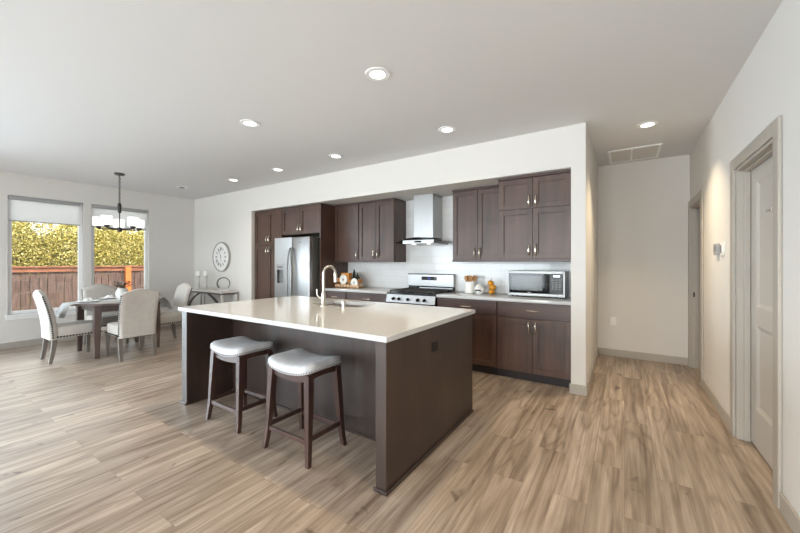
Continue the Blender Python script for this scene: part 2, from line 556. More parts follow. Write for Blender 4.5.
# kitchen wall with its cabinet recess and end pier
m = MB()
m.box(XL, OX0, YK, 4.75, 0, ZC)
m.box(OX0, OX1, YK, 4.75, OZ, ZC)
m.box(OX1, XP, YK, YH, 0, ZC)
m.box(OX0, OX1, RB, 4.75, 0, OZ)
struct(m.build('wall_kitchen', M_WALL, smooth=0))
struct(MB().box(-4.098, OX1 - 0.001, RB - 0.012, RB - 0.0005, 0.935, OZ - 0.001).build('wall_backsplash', M_TILE, smooth=0))

def base(name, *boxes):
    m = MB()
    for b in boxes:
        m.box(*b, 0, 0.1, 0.003)
    struct(m.build(name, M_TRIM, smooth=0))
bt = 0.014
base('baseboard_left', (XL + 0.0005, XL + bt, 0.62, YK - bt))
base('baseboard_kitchen', (XL + bt, OX0, YK - bt, YK - 0.0005))
base('baseboard_pier', (OX1 - bt, XP + bt, YK - bt, YK - 0.0005), (XP + 0.0005, XP + bt, YK, YH - bt))
base('baseboard_hall', (XP + 0.0005, XR - 0.001, YH - bt, YH - 0.0005))
base('baseboard_right', (XR - bt, XR - 0.0005, 3.675, 4.838), (XR - bt, XR - 0.0005, YB + 0.01, 2.66))

# windows in the dining wall
def window(name, y0, y1, z0, z1, mull=False):
    m = MB()
    xa, xb = XL - 0.10, XL - 0.045
    w = 0.052
    m.box(xa, xb, y0 + 0.001, y0 + w, z0 + 0.001, z1 - 0.001, 0.004); m.box(xa, xb, y1 - w, y1 - 0.001, z0 + 0.001, z1 - 0.001, 0.004)
    m.box(xa, xb, y0 + w, y1 - w, z0 + 0.001, z0 + w, 0.004); m.box(xa, xb, y0 + w, y1 - w, z1 - w, z1 - 0.001, 0.004)
    if mull:
        c = (y0 + y1) / 2
        m.box(xa, xb, c - w, c + w, z0 + w, z1 - w, 0.004)
    root = struct(m.build(name, M_WHITE))
    MB().box(XL - 0.075, XL - 0.069, y0 + w - 0.01, y1 - w + 0.01, z0 + w - 0.01, z1 - w + 0.01).build('window_pane', M_GLASS, root, smooth=0)
    return root
for i, (a, b) in enumerate(WIN):
    w = window('window_%d' % (i + 1), a, b, WZ0, WZ1)
    MB().box(XL - 0.0445, XL + 0.032, a - 0.03, b + 0.03, WZ0 - 0.028, WZ0 - 0.0005, 0.004).box(XL + 0.0006, XL + 0.014, a - 0.02, b + 0.02, WZ0 - 0.075, WZ0 - 0.0285, 0.003).build('window_sill', M_WHITE, w)
window('window_3', SIDE[0], SIDE[1], SIDE[2], SIDE[3], True)

def window_x(name, x0, x1, z0, z1, n):
    m = MB(); w = 0.055; ya, yb = YB - 0.13, YB - 0.07
    m.frame(x0 + 0.001, x1 - 0.001, z0 + 0.001, z1 - 0.001, w, w, w, w, ya, yb, 0.004)
    for k in range(1, n):
        c = x0 + (x1 - x0) * k / n
        m.box(c - w, c + w, ya, yb, z0 + w, z1 - w, 0.004)
    root = struct(m.build(name, M_WHITE))
    MB().box(x0 + w - 0.01, x1 - w + 0.01, YB - 0.103, YB - 0.097, z0 + w - 0.01, z1 - w + 0.01).build('window_pane', M_GLASS, root, smooth=0)
window_x('window_4', *PATIO, 3)
window_x('window_5', *ENTRY, 2)

# doors on the right wall
def casing(name, y0, y1, z1, slab):
    m = MB()
    cw = 0.09
    xa, xb = XR - 0.018, XR - 0.0005
    m.box(xa, xb, y0 - cw, y0 - 0.004, 0.0005, z1 + cw, 0.004); m.box(xa, xb, y1 + 0.004, min(y1 + cw, YH - 0.0005), 0.0005, z1 + cw, 0.004)
    m.box(xa, xb, y0 - 0.004, y1 + 0.004, z1 + 0.004, z1 + cw, 0.004)
    root = struct(m.build(name, M_TRIM))
    j = MB()
    ja, jb = XR + 0.0, XR + 0.114
    t = 0.012
    j.box(ja, jb, y0 + 0.0005, y0 + t, 0.0005, z1 - 0.0005); j.box(ja, jb, y1 - t, y1 - 0.0005, 0.0005, z1 - 0.0005); j.box(ja, jb, y0 + t, y1 - t, z1 - t, z1 - 0.0005)
    s0, s1 = ja + 0.04, ja + 0.074
    j.box(s0, s1, y0 + t, y0 + t + 0.011, 0.0005, z1 - t, 0.002); j.box(s0, s1, y1 - t - 0.011, y1 - t, 0.0005, z1 - t, 0.002); j.box(s0, s1, y0 + t + 0.011, y1 - t - 0.011, z1 - t - 0.011, z1 - t, 0.002)
    j.build('door_jamb', M_TRIM, root)
    return root
d1 = casing('door_1', DR[0], DR[1], DR[3], True)
# two-panel slab, standing at the far side of the jamb
m = MB()
xs, xe = XR + 0.078, XR + 0.112
ya, yb, za, zb = DR[0] + 0.015, DR[1] - 0.015, 0.012, DR[3] - 0.015
def slab_panel(m, ya, yb, za, zb):
    st = 0.118
    zs = [(za, za + 0.27), (0.885, 1.012), (zb - 0.105, zb)]
    m.box(xs, xe, ya, ya + st, za, zb); m.box(xs, xe, yb - st, yb, za, zb)
    for a, b in zs:
        m.box(xs, xe, ya + st, yb - st, a, b)
    for a, b in ((za + 0.27, 0.885), (1.012, zb - 0.105)):
        y0, y1 = ya + st, yb - st
        k, dp = 0.03, 0.012
        o = [(xs, y0, a), (xs, y1, a), (xs, y1, b), (xs, y0, b)]
        i = [(xs + dp, y0 + k, a + k), (xs + dp, y1 - k, a + k), (xs + dp, y1 - k, b - k), (xs + dp, y0 + k, b - k)]
        vo = [m.bm.verts.new(p) for p in o]; vi = [m.bm.verts.new(p) for p in i]
        for q in range(4):
            m.bm.faces.new((vo[q], vo[(q + 1) % 4], vi[(q + 1) % 4], vi[q]))
        m.bm.faces.new(vi)
        m.box(xs + 0.02, xe, y0, y1, a, b)
slab_panel(m, ya, yb, za, zb)
slab = m.build('door_slab', M_DOOR, d1, smooth=0)
for z in (0.25, 1.05, 1.83):
    MB().tube([(xs - 0.004, yb + 0.006, z - 0.045), (xs - 0.004, yb + 0.006, z + 0.045)], 0.006).build('hinge', M_NICKEL, d1)
# robe hook on the slab
MB().box(xs - 0.006, xs - 0.0005, 3.13, 3.16, 1.66, 1.69, 0.002).tube([(xs - 0.005, 3.145, 1.67), (xs - 0.03, 3.145, 1.665), (xs - 0.034, 3.145, 1.68)], 0.004).build('hook', M_NICKEL, d1)
d2 = casing('door_2', DH[0], DH[1], DH[3], False)
MB().box(XR + 0.02, XR + 0.038, DH[1] - 0.0145, DH[1] - 0.0125, 0.9, 0.96).build('strike_plate', M_SLOT, d2)

# ------------------------------------------------------------------ the garden seen through the windows
struct(MB().box(-22, -8.2, -14, 12, -0.5, -0.35).build('ground', M_LAWN, smooth=0))
f = thing('fence', 'weathered board fence with red cedar top rail behind the windows', 'fence', (-11.2, 0, -0.35))
m = MB()
y = -9.0
while y < 7.5:
    w = random.uniform(0.135, 0.145)
    m.box(random.uniform(-0.012, -0.004), 0.014, y, y + w - random.uniform(0.006, 0.016), 0.01, 1.5)
    y += w
m.build('fence_boards', M_FENCE, f, smooth=0)
MB().box(-0.05, 0.09, -9.0, 7.5, 1.575, 1.61, 0.004).build('cap_rail', M_RAIL, f)
MB().box(0.016, 0.055, -9.0, 7.5, 1.475, 1.574, 0.003).build('top_rail', M_RAIL, f)
for yy in (-6.6, -3.2, 0.2, 3.72):
    MB().box(0.057, 0.147, yy - 0.06, yy + 0.06, 0.0, 1.574, 0.004).build('fence_post', M_POST, f)

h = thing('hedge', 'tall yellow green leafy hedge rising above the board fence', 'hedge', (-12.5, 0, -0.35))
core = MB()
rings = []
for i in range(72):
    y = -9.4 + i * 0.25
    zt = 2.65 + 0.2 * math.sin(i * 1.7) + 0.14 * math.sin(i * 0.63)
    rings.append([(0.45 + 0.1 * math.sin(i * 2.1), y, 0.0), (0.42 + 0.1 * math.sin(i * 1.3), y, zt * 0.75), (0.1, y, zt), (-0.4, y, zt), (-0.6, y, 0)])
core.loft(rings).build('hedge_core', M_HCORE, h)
rng = random.Random(3)
bm = bmesh.new()
for k in range(115000):
    far = k >= 85000
    y = rng.uniform(-9.4, 0.6) if far else rng.uniform(0.6, 6.6)
    z = rng.uniform(1.3, 3.2)
    top = 2.85 + 0.2 * math.sin(y * 6.8) + 0.14 * math.sin(y * 2.5)
    if z > top + rng.uniform(-0.1, 0.35):
        continue
    xo = 0.52 - 0.15 * max(0, (z - 2.2)) ** 2 * 3 + rng.uniform(-0.16, 0.22)
    p = Vector((xo, y, z))
    L_ = rng.uniform(0.03, 0.06) if far else rng.uniform(0.015, 0.036); w_ = L_ * 0.42
    rot = Matrix.Rotation(rng.uniform(0, 2 * PI), 3, 'Z') @ Matrix.Rotation(rng.uniform(-1.2, 1.2), 3, 'Y') @ Matrix.Rotation(rng.uniform(-1.0, 1.0), 3, 'X')
    vs = [bm.verts.new(p + rot @ Vector(c)) for c in ((-L_, 0, 0), (0, -w_, 0.012), (L_, 0, 0), (0, w_, 0.012))]
    bm.faces.new(vs)
me = bpy.data.meshes.new('hedge_leaves'); bm.to_mesh(me); bm.free(); me.materials.append(M_HEDGE)
o = bpy.data.objects.new('hedge_leaves', me); COL.objects.link(o); o.parent = h; o['kind'] = 'stuff'

# ------------------------------------------------------------------ cabinets
def pull(parent, x, z, vertical, y=-0.02, length=0.135):
    m = MB()
    h = length / 2
    pts = []
    for i in range(11):
        t = -1 + 2 * i / 10
        o_ = 0.026 * (1 - abs(t) ** 3.2) + 0.001
        a = t * h
        pts.append((x, y - o_, z + a) if vertical else (x + a, y - o_, z))
    m.tube(pts, [0.0066 + 0.0022 * (1 - abs(-1 + 2 * i / 10)) for i in range(11)], 8)
    return m.build('handle', M_PULL, parent)

def door(parent, x0, x1, z0, z1, hx=None, hz=None, kind='door', horizontal=False):
    m = MB()
    g = 0.0018
    x0 += g; x1 -= g; z0 += g; z1 -= g
    sw = 0.058 if kind == 'door' else 0.0
    y0, y1 = -0.02, -0.0008
    if kind == 'door':
        m.frame(x0, x1, z0, z1, sw, sw, sw, sw, y0, y1, 0.0012)
        m.box(x0 + sw - 0.001, x1 - sw + 0.001, y0 + 0.014, y1, z0 + sw - 0.001, z1 - sw + 0.001)
    else:
        m.box(x0, x1, y0, y1, z0, z1, 0.002)
    d = m.build(kind, M_CABX if kind == 'drawer' else M_CAB, parent, smooth=0)
    if hx is not None:
        pull(d, hx, hz, not horizontal)
    return d

def cabinet(name, label, group, x0, x1, yf, depth, z0, z1):
    c = thing(name, label, 'cabinet', (x0, yf, z0), 0, group)
    return c, x1 - x0, z1 - z0

BG, UG = 'base cabinets along the kitchen wall', 'upper cabinets along the kitchen wall'
def base_unit(x0, x1, label, double=True):
    c, w, hh = cabinet('base_cabinet', label, BG, x0, x1, 4.0, 0.6, 0.0005, 0.8885)
    MB().box(0, w, 0, 0.595, 0.1, hh).build('carcass', M_CAB, c, smooth=0)
    MB().box(0, w, 0.055, 0.07, 0, 0.0995).build('toe_kick', M_KICK, c, smooth=0)
    door(c, 0.006, w - 0.006, 0.712, 0.874, w / 2, 0.80, 'drawer', True)
    if double:
        door(c, 0.006, w / 2, 0.108, 0.707, w / 2 - 0.035, 0.61)
        door(c, w / 2, w - 0.006, 0.108, 0.707, w / 2 + 0.035, 0.61)
    else:
        door(c, 0.006, w - 0.006, 0.108, 0.707, w - 0.04, 0.61)
    return c
base_unit(-4.098, -3.59, 'narrow dark base cabinet under the wheeled ornament, next to the refrigerator', False)
base_unit(-3.588, -2.812, 'dark wood base cabinet immediately left of the gas range')
base_unit(-2.032, -1.246, 'dark wood base cabinet immediately right of the gas range')
base_unit(-1.244, -0.459, 'dark wood base cabinet below the microwave, against the white pier')

def upper_unit(x0, x1, label, doors, depth=0.317, handles=None):
    c, w, hh = cabinet('upper_cabinet', label, UG, x0, x1, 4.28, depth, 1.345, 2.282)
    MB().box(0, w, 0, depth, 0, hh).build('carcass', M_CAB, c, smooth=0)
    MB().box(0, w, -0.022, 0.0, 0, 0.03).build('light_rail', M_CABX, c, smooth=0)
    MB().box(0, w, -0.03, depth, hh + 0.0005, hh + 0.025, 0.003).build('crown_molding', M_CABX, c, smooth=0)
    for a, b, hx in doors:
        door(c, a, b, 0.033, hh - 0.004, hx, 0.033 + 0.085)
    return c
upper_unit(-4.098, -3.572, 'single door dark upper cabinet beside the refrigerator panel', [(0.004, 0.522, 0.49)])
upper_unit(-3.57, -2.885, 'double door dark upper cabinet immediately left of the range hood', [(0.004, 0.343, 0.308), (0.343, 0.681, 0.378)])
upper_unit(-1.937, -1.231, 'double door dark upper cabinet immediately right of the range hood', [(0.004, 0.35, 0.315), (0.35, 0.702, 0.385)])
# deep stacked upper cabinet
c = thing('upper_cabinet', 'deep dark upper cabinet with four stacked doors above the microwave', 'cabinet', (-1.229, 4.0, 1.345), 0, UG)
w, hh = 0.77, 0.937
MB().box(0, w, 0, 0.597, 0, hh).build('carcass', M_CAB, c, smooth=0)
MB().box(0, w, -0.022, 0, 0, 0.03).build('light_rail', M_CABX, c, smooth=0)
MB().box(0, w, -0.03, 0.597, hh + 0.0005, hh + 0.025, 0.003).build('crown_molding', M_CABX, c, smooth=0)
hw = w / 2 - 0.004
for a, b, hx in ((0.004, hw, hw - 0.035), (hw, w - 0.008, hw + 0.035)):
    door(c, a, b, 0.033, 0.59, hx, 0.033 + 0.1)
    door(c, a, b, 0.593, hh - 0.004, hx, 0.593 + 0.085)
# pantry
c = thing('pantry_cabinet', 'tall dark wood pantry cabinet with four doors left of the refrigerator', 'cabinet', (-5.888, 3.965, 0.0005), 0)
w, hh = 0.826, 2.298
MB().box(0, w, 0, 0.63, 0.1, hh).build('carcass', M_CAB, c, smooth=0)
MB().box(0, w, 0.055, 0.07, 0, 0.0995).build('toe_kick', M_KICK, c, smooth=0)
for a, b, hx in ((0.035, 0.44, 0.405), (0.44, 0.822, 0.475)):
    door(c, a, b, 0.108, 1.655, hx, 1.655 - 0.1)
    door(c, a, b, 1.66, hh - 0.03, hx, 1.66 + 0.1)
# over-fridge cabinet with the tall end panel
c = thing('refrigerator_cabinet', 'dark two door cabinet over the refrigerator with tall end panel', 'cabinet', (-5.06, 3.965, 0.0005), 0)
w = 0.935
MB().box(0, w, 0, 0.63, 1.82, 2.298).build('carcass', M_CAB, c, smooth=0)
MB().box(w + 0.0005, 0.9615, -0.02, 0.63, 0, 2.298).build('end_panel', M_CAB, c, smooth=0)
door(c, 0.004, 0.468, 1.825, 2.268, 0.433, 1.825 + 0.09)
door(c, 0.468, w - 0.002, 1.825, 2.268, 0.503, 1.825 + 0.09)

# worktops
def counter(name, label, x0, x1, y0, y1, z0, z1):
    o = MB().box(0, x1 - x0, 0, y1 - y0, 0, z1 - z0, 0.004, 2).build(name, M_QUARTZ, loc=(x0, y0, z0))
    return tag(o, label, 'countertop', 'kitchen wall countertops')
counter('countertop', 'white quartz countertop between the refrigerator panel and the range', -4.097, -2.81, 3.972, 4.596, 0.8895, 0.9265)
counter('countertop', 'white quartz countertop under the microwave right of the range', -2.034, -0.459, 3.972, 4.596, 0.8895, 0.9265)
CT = 0.927

# ------------------------------------------------------------------ refrigerator
fr = thing('refrigerator', 'stainless side by side refrigerator with ice dispenser', 'refrigerator', (-5.03, 3.77, 0.0005))
W = 0.86
MB().box(0.008, W - 0.008, 0.075, 0.8, 0.03, 1.745, 0.004).build('refrigerator_body', M_STEELD, fr)
def fridge_door(x0, x1, hole=None):
    m = MB()
    if hole is None:
        m.box(x0, x1, 0, 0.07, 0.06, 1.755, 0.012, 3)
    else:
        hx0, hx1, hz0, hz1 = hole
        m.box(x0, hx0, 0, 0.07, 0.06, 1.755); m.box(hx1, x1, 0, 0.07, 0.06, 1.755)
        m.box(hx0, hx1, 0, 0.07, 0.06, hz0); m.box(hx0, hx1, 0, 0.07, hz1, 1.755)
        m.box(hx0, hx1, 0.055, 0.07, hz0, hz1)
    return m
dl = fridge_door(0, 0.443, (0.06, 0.24, 0.98, 1.32)).build('door', M_STEEL, fr)
MB().frame(0.058, 0.242, 0.978, 1.322, 0.012, 0.012, 0.012, 0.012, -0.004, 0.004).box(0.07, 0.23, -0.003, 0.03, 1.215, 1.31, 0.003).build('dispenser_panel', M_STEEL, dl)
MB().box(0.072, 0.228, 0.045, 0.054, 0.995, 1.212).box(0.1, 0.2, 0.02, 0.045, 1.05, 1.16, 0.004).build('dispenser_recess', M_GREYP, dl)
MB().box(0.085, 0.215, -0.0045, -0.003, 1.245, 1.285).build('dispenser_display', M_GREYP, dl)
dr_ = fridge_door(0.447, W).build('door', M_STEEL, fr)
MB().box(0.6, 0.66, -0.0015, -0.0003, 1.66, 1.672).build('badge', M_GREYP, dr_)
for hx, par, s in ((0.405, dl, -1), (0.485, dr_, 1)):
    m = MB()
    pts = [(hx + s * 0.018 * (1 - t * t) - s * 0.012, -0.012 - 0.05 * (1 - abs(t) ** 4), 1.06 + t * 0.52) for t in [i / 8 - 1 for i in range(17)]]
    m.tube(pts, 0.014, 10)
    m.build('handle', M_HSTEEL, par)
for x in (0.06, W - 0.06):
    MB().box(x - 0.03, x + 0.03, 0.1, 0.7, 0, 0.03).build('foot', M_BLACK, fr)

# ------------------------------------------------------------------ gas range
rg = thing('gas_range', 'stainless freestanding gas range with black cooktop and rear control panel', 'range', (-2.806, 3.955, 0.0005))
W = 0.768
MB().box(0.003, W - 0.003, 0.02, 0.635, 0.03, 0.895).build('range_body', M_BLACK, rg, smooth=0)
od = MB().box(0.006, W - 0.006, -0.015, 0.019, 0.22, 0.775, 0.004).build('oven_door', M_STEEL, rg)
MB().box(0.12, W - 0.12, -0.0175, -0.0153, 0.34, 0.64).build('oven_window', M_BLACKG, od, smooth=0)
MB().tube([(0.06, -0.015, 0.72), (0.06, -0.055, 0.72), (0.1, -0.06, 0.72), (W - 0.1, -0.06, 0.72), (W - 0.06, -0.055, 0.72), (W - 0.06, -0.015, 0.72)], 0.011).build('oven_handle', M_STEEL, od)
MB().box(0.006, W - 0.006, -0.01, 0.019, 0.05, 0.215, 0.004).build('storage_drawer', M_STEEL, rg)
cp = MB().prism([(-0.018, 0.79), (0.019, 0.79), (0.019, 0.897), (0.006, 0.897)], 0.002, W - 0.002, 'x').build('control_panel', M_STEEL, rg, smooth=0)
for x in (0.125, 0.215, 0.36, 0.515, 0.615):
    m = MB().lathe([(0.021, 0), (0.021, 0.008), (0.017, 0.03), (0.0, 0.03)], n=16).box(-0.004, 0.004, -0.017, 0.017, 0.03, 0.037)
    m.xf(Matrix.Translation((x, -0.008, 0.842)) @ Matrix.Rotation(R(90 + 12), 4, 'X'))
    m.build('knob', M_BLACK, rg)
MB().box(0.001, W - 0.001, 0.0, 0.585, 0.8975, 0.92, 0.006, 2).build('cooktop', M_BLACK, rg)
for gx in (0.03, 0.275, 0.52):
    m = MB()
    x0, x1, y0, y1 = gx, gx + 0.225, 0.04, 0.55
    z0, z1 = 0.94, 0.955
    m.box(x0, x1, y0, y0 + 0.014, z0, z1); m.box(x0, x1, y1 - 0.014, y1, z0, z1)
    m.box(x0, x0 + 0.014, y0 + 0.014, y1 - 0.014, z0, z1); m.box(x1 - 0.014, x1, y0 + 0.014, y1 - 0.014, z0, z1)
    for k in (1, 2, 3, 4, 5):
        yy = y0 + (y1 - y0) * k / 6
        m.box(x0 + 0.014, x1 - 0.014, yy - 0.006, yy + 0.006, z0, z1)
    m.box((x0 + x1) / 2 - 0.006, (x0 + x1) / 2 + 0.006, y0 + 0.014, y1 - 0.014, z0 + 0.001, z1 + 0.004)
    for xx in (x0 + 0.007, x1 - 0.007):
        for yy in (y0 + 0.007, y1 - 0.007):
            m.box(xx - 0.007, xx + 0.007, yy - 0.007, yy + 0.007, 0.9205, z0)
    m.build('grate', M_IRON, rg, smooth=0)
for bx, by in ((0.14, 0.16), (0.14, 0.43), (0.384, 0.3), (0.63, 0.16), (0.63, 0.43)):
    MB().lathe([(0.045, 0), (0.045, 0.006), (0.03, 0.012), (0, 0.012)], (bx, by, 0.9205), 18).build('burner', M_BLACK, rg)
MB().box(0.004, W - 0.004, 0.588, 0.638, 0.8975, 0.985).build('vent_riser', M_BLACK, rg, smooth=0)
MB().box(0.2, W - 0.02, 0.5835, 0.5872, 0.935, 0.968).build('vent_strip', M_STEEL, rg, smooth=0)
bgp = MB().box(0.0, W, 0.57, 0.638, 0.9855, 1.16, 0.004).build('backguard', M_STEEL, rg)
MB().box(0.0, W, 0.566, 0.638, 1.1605, 1.17).build('backguard_cap', M_BLACK, rg, smooth=0)
ds = MB().box(0.245, 0.5, 0.5675, 0.5698, 1.075, 1.128).build('display', M_BLACKG, bgp, smooth=0)
MB().box(0.345, 0.4, 0.566, 0.5673, 1.09, 1.115).build('clock_readout', M_DISP, bgp, smooth=0)
for x in (0.06, W - 0.06):
    MB().box(x - 0.02, x + 0.02, 0.06, 0.6, 0, 0.0295).build('foot', M_BLACK, rg, smooth=0)

# ------------------------------------------------------------------ range hood
hd = thing('range_hood', 'stainless chimney range hood with curved glass canopy above the range', 'hood', (-2.405, 4.597, 1.605))
MB().box(-0.155, 0.155, -0.3, -0.001, 0.083, 0.705, 0.002).build('chimney', M_STEEL, hd, smooth=0)
def arch(x):
    return 0.03 + 0.06 * math.cos(x / 0.385 * PI / 2) ** 1.2 if abs(x) < 0.385 else 0.03
xsn = [-0.385 + 0.77 * i / 24 for i in range(25)]
rings = []
for x in xsn:
    z = 0.02 + 0.062 * (1 - (x / 0.385) ** 2)
    yf = -0.5 + 0.06 * (x / 0.385) ** 2
    rings.append([(x, yf, z - 0.006), (x, -0.002, z - 0.006), (x, -0.002, z), (x, yf, z)])
MB().loft(rings).build('glass_canopy', M_HOODG, hd)
bd = MB()
bd.box(-0.25, 0.25, -0.46, -0.003, -0.005, 0.05, 0.004)
bd.build('hood_body', M_STEEL, hd)
MB().box(-0.06, 0.06, -0.4625, -0.4605, 0.012, 0.034).build('button_strip', M_BLACKG, hd, smooth=0)
for x in (-0.12, 0.12):
    MB().lathe([(0.03, 0), (0.03, 0.003), (0, 0.003)], (x, -0.36, -0.0085), 16).build('hood_lamp', M_LENS, hd)

# ------------------------------------------------------------------ microwave
mw = thing('microwave', 'stainless and black countertop microwave on the white counter', 'microwave', (-1.205, 4.275, CT))
W, H = 0.645, 0.302
MB().box(0, W, 0.02, 0.31, 0.012, H + 0.008, 0.004).build('microwave_body', M_BLACK, mw)
MB().frame(0, W, 0.012, H + 0.008, 0.022, 0.022, 0.034, 0.034, 0, 0.0195, 0.003).build('microwave_trim', M_MSTEEL, mw)
dd = MB().box(0.023, 0.475, 0.003, 0.0195, 0.047, H - 0.027, 0.002).build('microwave_door', M_BLACKG, mw)
MB().box(0.055, 0.4, 0.0012, 0.0028, 0.075, H - 0.05).build('viewing_window', M_MWIN, dd, smooth=0)
MB().box(0.235, 0.275, 0.0012, 0.0028, 0.053, 0.058).build('badge', M_PLATE, dd, smooth=0)
kp = MB().box(0.479, W - 0.023, 0.003, 0.0195, 0.047, H - 0.027, 0.002).build('keypad', M_BLACK, mw)
MB().box(0.52, 0.59, 0.0012, 0.0028, H - 0.062, H - 0.04).build('readout', M_DIGIT, kp, smooth=0)
m = MB()
for r_ in range(5):
    for c_ in range(3):
        m.box(0.505 + c_ * 0.035, 0.53 + c_ * 0.035, 0.0015, 0.0028, 0.095 + r_ * 0.026, 0.11 + r_ * 0.026)
m.build('keys', M_GREYP, kp, smooth=0)
for x in (0.05, W - 0.05):
    for y in (0.05, 0.27):
        MB().lathe([(0.014, 0), (0.016, 0.0115)], (x, y, 0), 12).build('foot', M_BLACK, mw)

# ------------------------------------------------------------------ counter ornaments
ck = tag(MB().lathe([(0, 0), (0.07, 0), (0.074, 0.004), (0.074, 0.15), (0.07, 0.15), (0.068, 0.01), (0, 0.01)], n=32).build('utensil_crock', M_CERAM, loc=(-1.745, 4.42, CT)), 'white cylindrical crock holding wooden utensils right of the range', 'crock')
for i, (dx, dy, lean, kind) in enumerate(((-0.026, 0.0, -0.2, 'spoon'), (-0.012, 0.022, -0.1, 'spatula'), (0.01, -0.022, 0.06, 'spoon'), (0.024, 0.01, 0.19, 'spatula'))):
    m = MB()
    m.tube([(0, 0, 0.0), (0, 0, 0.15)], 0.006, 8)
    if kind == 'spoon':
        m.ball((0, 0, 0.185), 0.04, (0.62, 0.3, 1.0), 12, 8)
    else:
        m.loft([[(-a, -0.004, z), (a, -0.004, z), (a, 0.004, z), (-a, 0.004, z)] for a, z in ((0.008, 0.14), (0.024, 0.16), (0.03, 0.215), (0.026, 0.225))])
    o = m.build('wooden_' + kind, M_SPOON, loc=(-1.745 + dx, 4.42 + dy, CT + 0.0115))
    o.rotation_euler = (0, lean, 0)
    tag(o, ['wooden spoon leaning farthest left in the white crock', 'wooden spatula standing left of centre in the white crock', 'wooden spoon standing right of centre in the white crock', 'wooden spatula leaning farthest right in the white crock'][i], 'utensil', 'utensils in the crock')
# white ceramic ball with petals
fb = thing('ceramic_pinecone', 'round white ceramic ornament with raised petals and dark front opening beside the crock', 'ornament', (-1.585, 4.33, CT))
MB().lathe([(0, 0), (0.04, 0), (0.05, 0.01), (0.062, 0.05), (0.058, 0.085), (0.035, 0.115), (0, 0.125)], n=20).build('ornament_body', M_CERAM, fb)
m = MB()
for r_, z, n, s in ((0.058, 0.04, 9, 0.02), (0.062, 0.065, 9, 0.02), (0.05, 0.092, 8, 0.019), (0.028, 0.115, 6, 0.017)):
    for k in range(n):
        a = 2 * PI * (k + (0.5 if z in (0.065, 0.115) else 0)) / n
        if r_ > 0.05 and z < 0.07 and abs(((a + PI / 2 + PI) % (2 * PI)) - PI) < 0.75:
            continue
        m.ball((r_ * math.cos(a), r_ * math.sin(a), z), s, (0.8, 0.8, 0.6), 8, 6)
m.build('petals', M_CERAM, fb)
m = MB()
for s in (-1, 1):
    m.tube([(0, -0.063, 0.05), (s * 0.015, -0.063, 0.055), (s * 0.034, -0.056, 0.046), (s * 0.045, -0.046, 0.04)], [0.008, 0.01, 0.008, 0.002], 8)
m.build('dark_opening', M_SLOT, fb)
# stack of small ochre pumpkins
pk = thing('stacked_pumpkins', 'ochre stack of three small glazed pumpkins left of the microwave', 'ornament', (-1.44, 4.38, CT))
for (dx, z, r_) in ((0.0, 0.032, 0.043), (0.012, 0.09, 0.05), (-0.012, 0.146, 0.044)):
    m = MB()
    n = 40
    rings = []
    for i in range(1, 12):
        th = PI * i / 12
        rings.append([(dx + r_ * math.sin(th) * (1 - 0.09 * abs(math.cos(4 * 2 * PI * k / n))) * math.cos(2 * PI * k / n), r_ * math.sin(th) * (1 - 0.09 * abs(math.cos(4 * 2 * PI * k / n))) * math.sin(2 * PI * k / n), z - r_ * 0.74 * math.cos(th)) for k in range(n)])
    m.loft(rings)
    m.build('pumpkin', M_OCHRE, pk)
MB().tube([(-0.012, 0, 0.176), (-0.006, 0, 0.19), (0.004, 0, 0.197)], [0.008, 0.006, 0.005], 8).build('stem', M_SPOON, pk)

# honey wood truck with two white wheels carrying little evergreens
tk = thing('wooden_truck', 'honey wood toy truck ornament with white round wheels on the left counter', 'ornament', (-3.825, 4.3, CT))
tk.scale = (1.2, 1.1, 1.2)
MB().prism([(-0.2, 0.07), (-0.195, 0.12), (-0.13, 0.135), (-0.115, 0.2), (0.02, 0.2), (0.03, 0.07)], -0.02, 0.06, 'y').build('cab', M_HONEY, tk)
MB().box(0.03, 0.2, -0.02, 0.06, 0.07, 0.1).box(0.19, 0.2, -0.02, 0.06, 0.1, 0.118).build('truck_bed', M_HONEY, tk)
m = MB()
for k in range(8):
    m.tube([(-0.19 + k * 0.055, -0.05, 0.025), (-0.19 + k * 0.055, 0.06, 0.025)], 0.024, 12)
m.build('log_row', M_LOG, tk)
def wheel(x, z, r_):
    g = MB().tube([(x + r_ * math.cos(2 * PI * k / 28), -0.036, z + r_ * math.sin(2 * PI * k / 28)) for k in range(28)], r_ * 0.26, 8, True)
    wh = g.build('wheel', M_CERAM, tk)
    d = MB().lathe([(0, 0), (r_ * 0.86, 0), (r_ * 0.86, 0.012), (0, 0.016)], n=24)
    d.xf(Matrix.Translation((x, -0.024, z)) @ Matrix.Rotation(R(90), 4, 'X'))
    d.build('wheel_face', M_CLOCKF, wh)
    h_ = MB().ball((x, -0.045, z), r_ * 0.3, (1, 0.4, 1))
    h_.build('wheel_hub', M_CASS, wh)
wheel(-0.06, 0.11, 0.055)
wheel(0.135, 0.075, 0.046)
def tree(x, y, z, hgt, r_):
    rg_ = random.Random(int(x * 1000) + 5)
    m = MB()
    for lv in range(7):
        zz = z + 0.02 + hgt * 0.85 * lv / 7
        rr = r_ * (1 - lv / 7.5)
        n = 11
        for k in range(n):
            a = 2 * PI * k / n + lv
            m.tube([(x, y, zz + 0.02), (x + rr * math.cos(a), y + rr * math.sin(a), zz - 0.004 + rg_.uniform(-0.006, 0.006))], [0.006, 0.002], 4)
    m.tube([(x, y, z), (x, y, z + hgt)], [0.006, 0.002], 6)
    m.build('evergreen', M_PINE, tk)
tree(0.08, 0.03, 0.101, 0.15, 0.045)
tree(0.15, 0.02, 0.101, 0.09, 0.04)

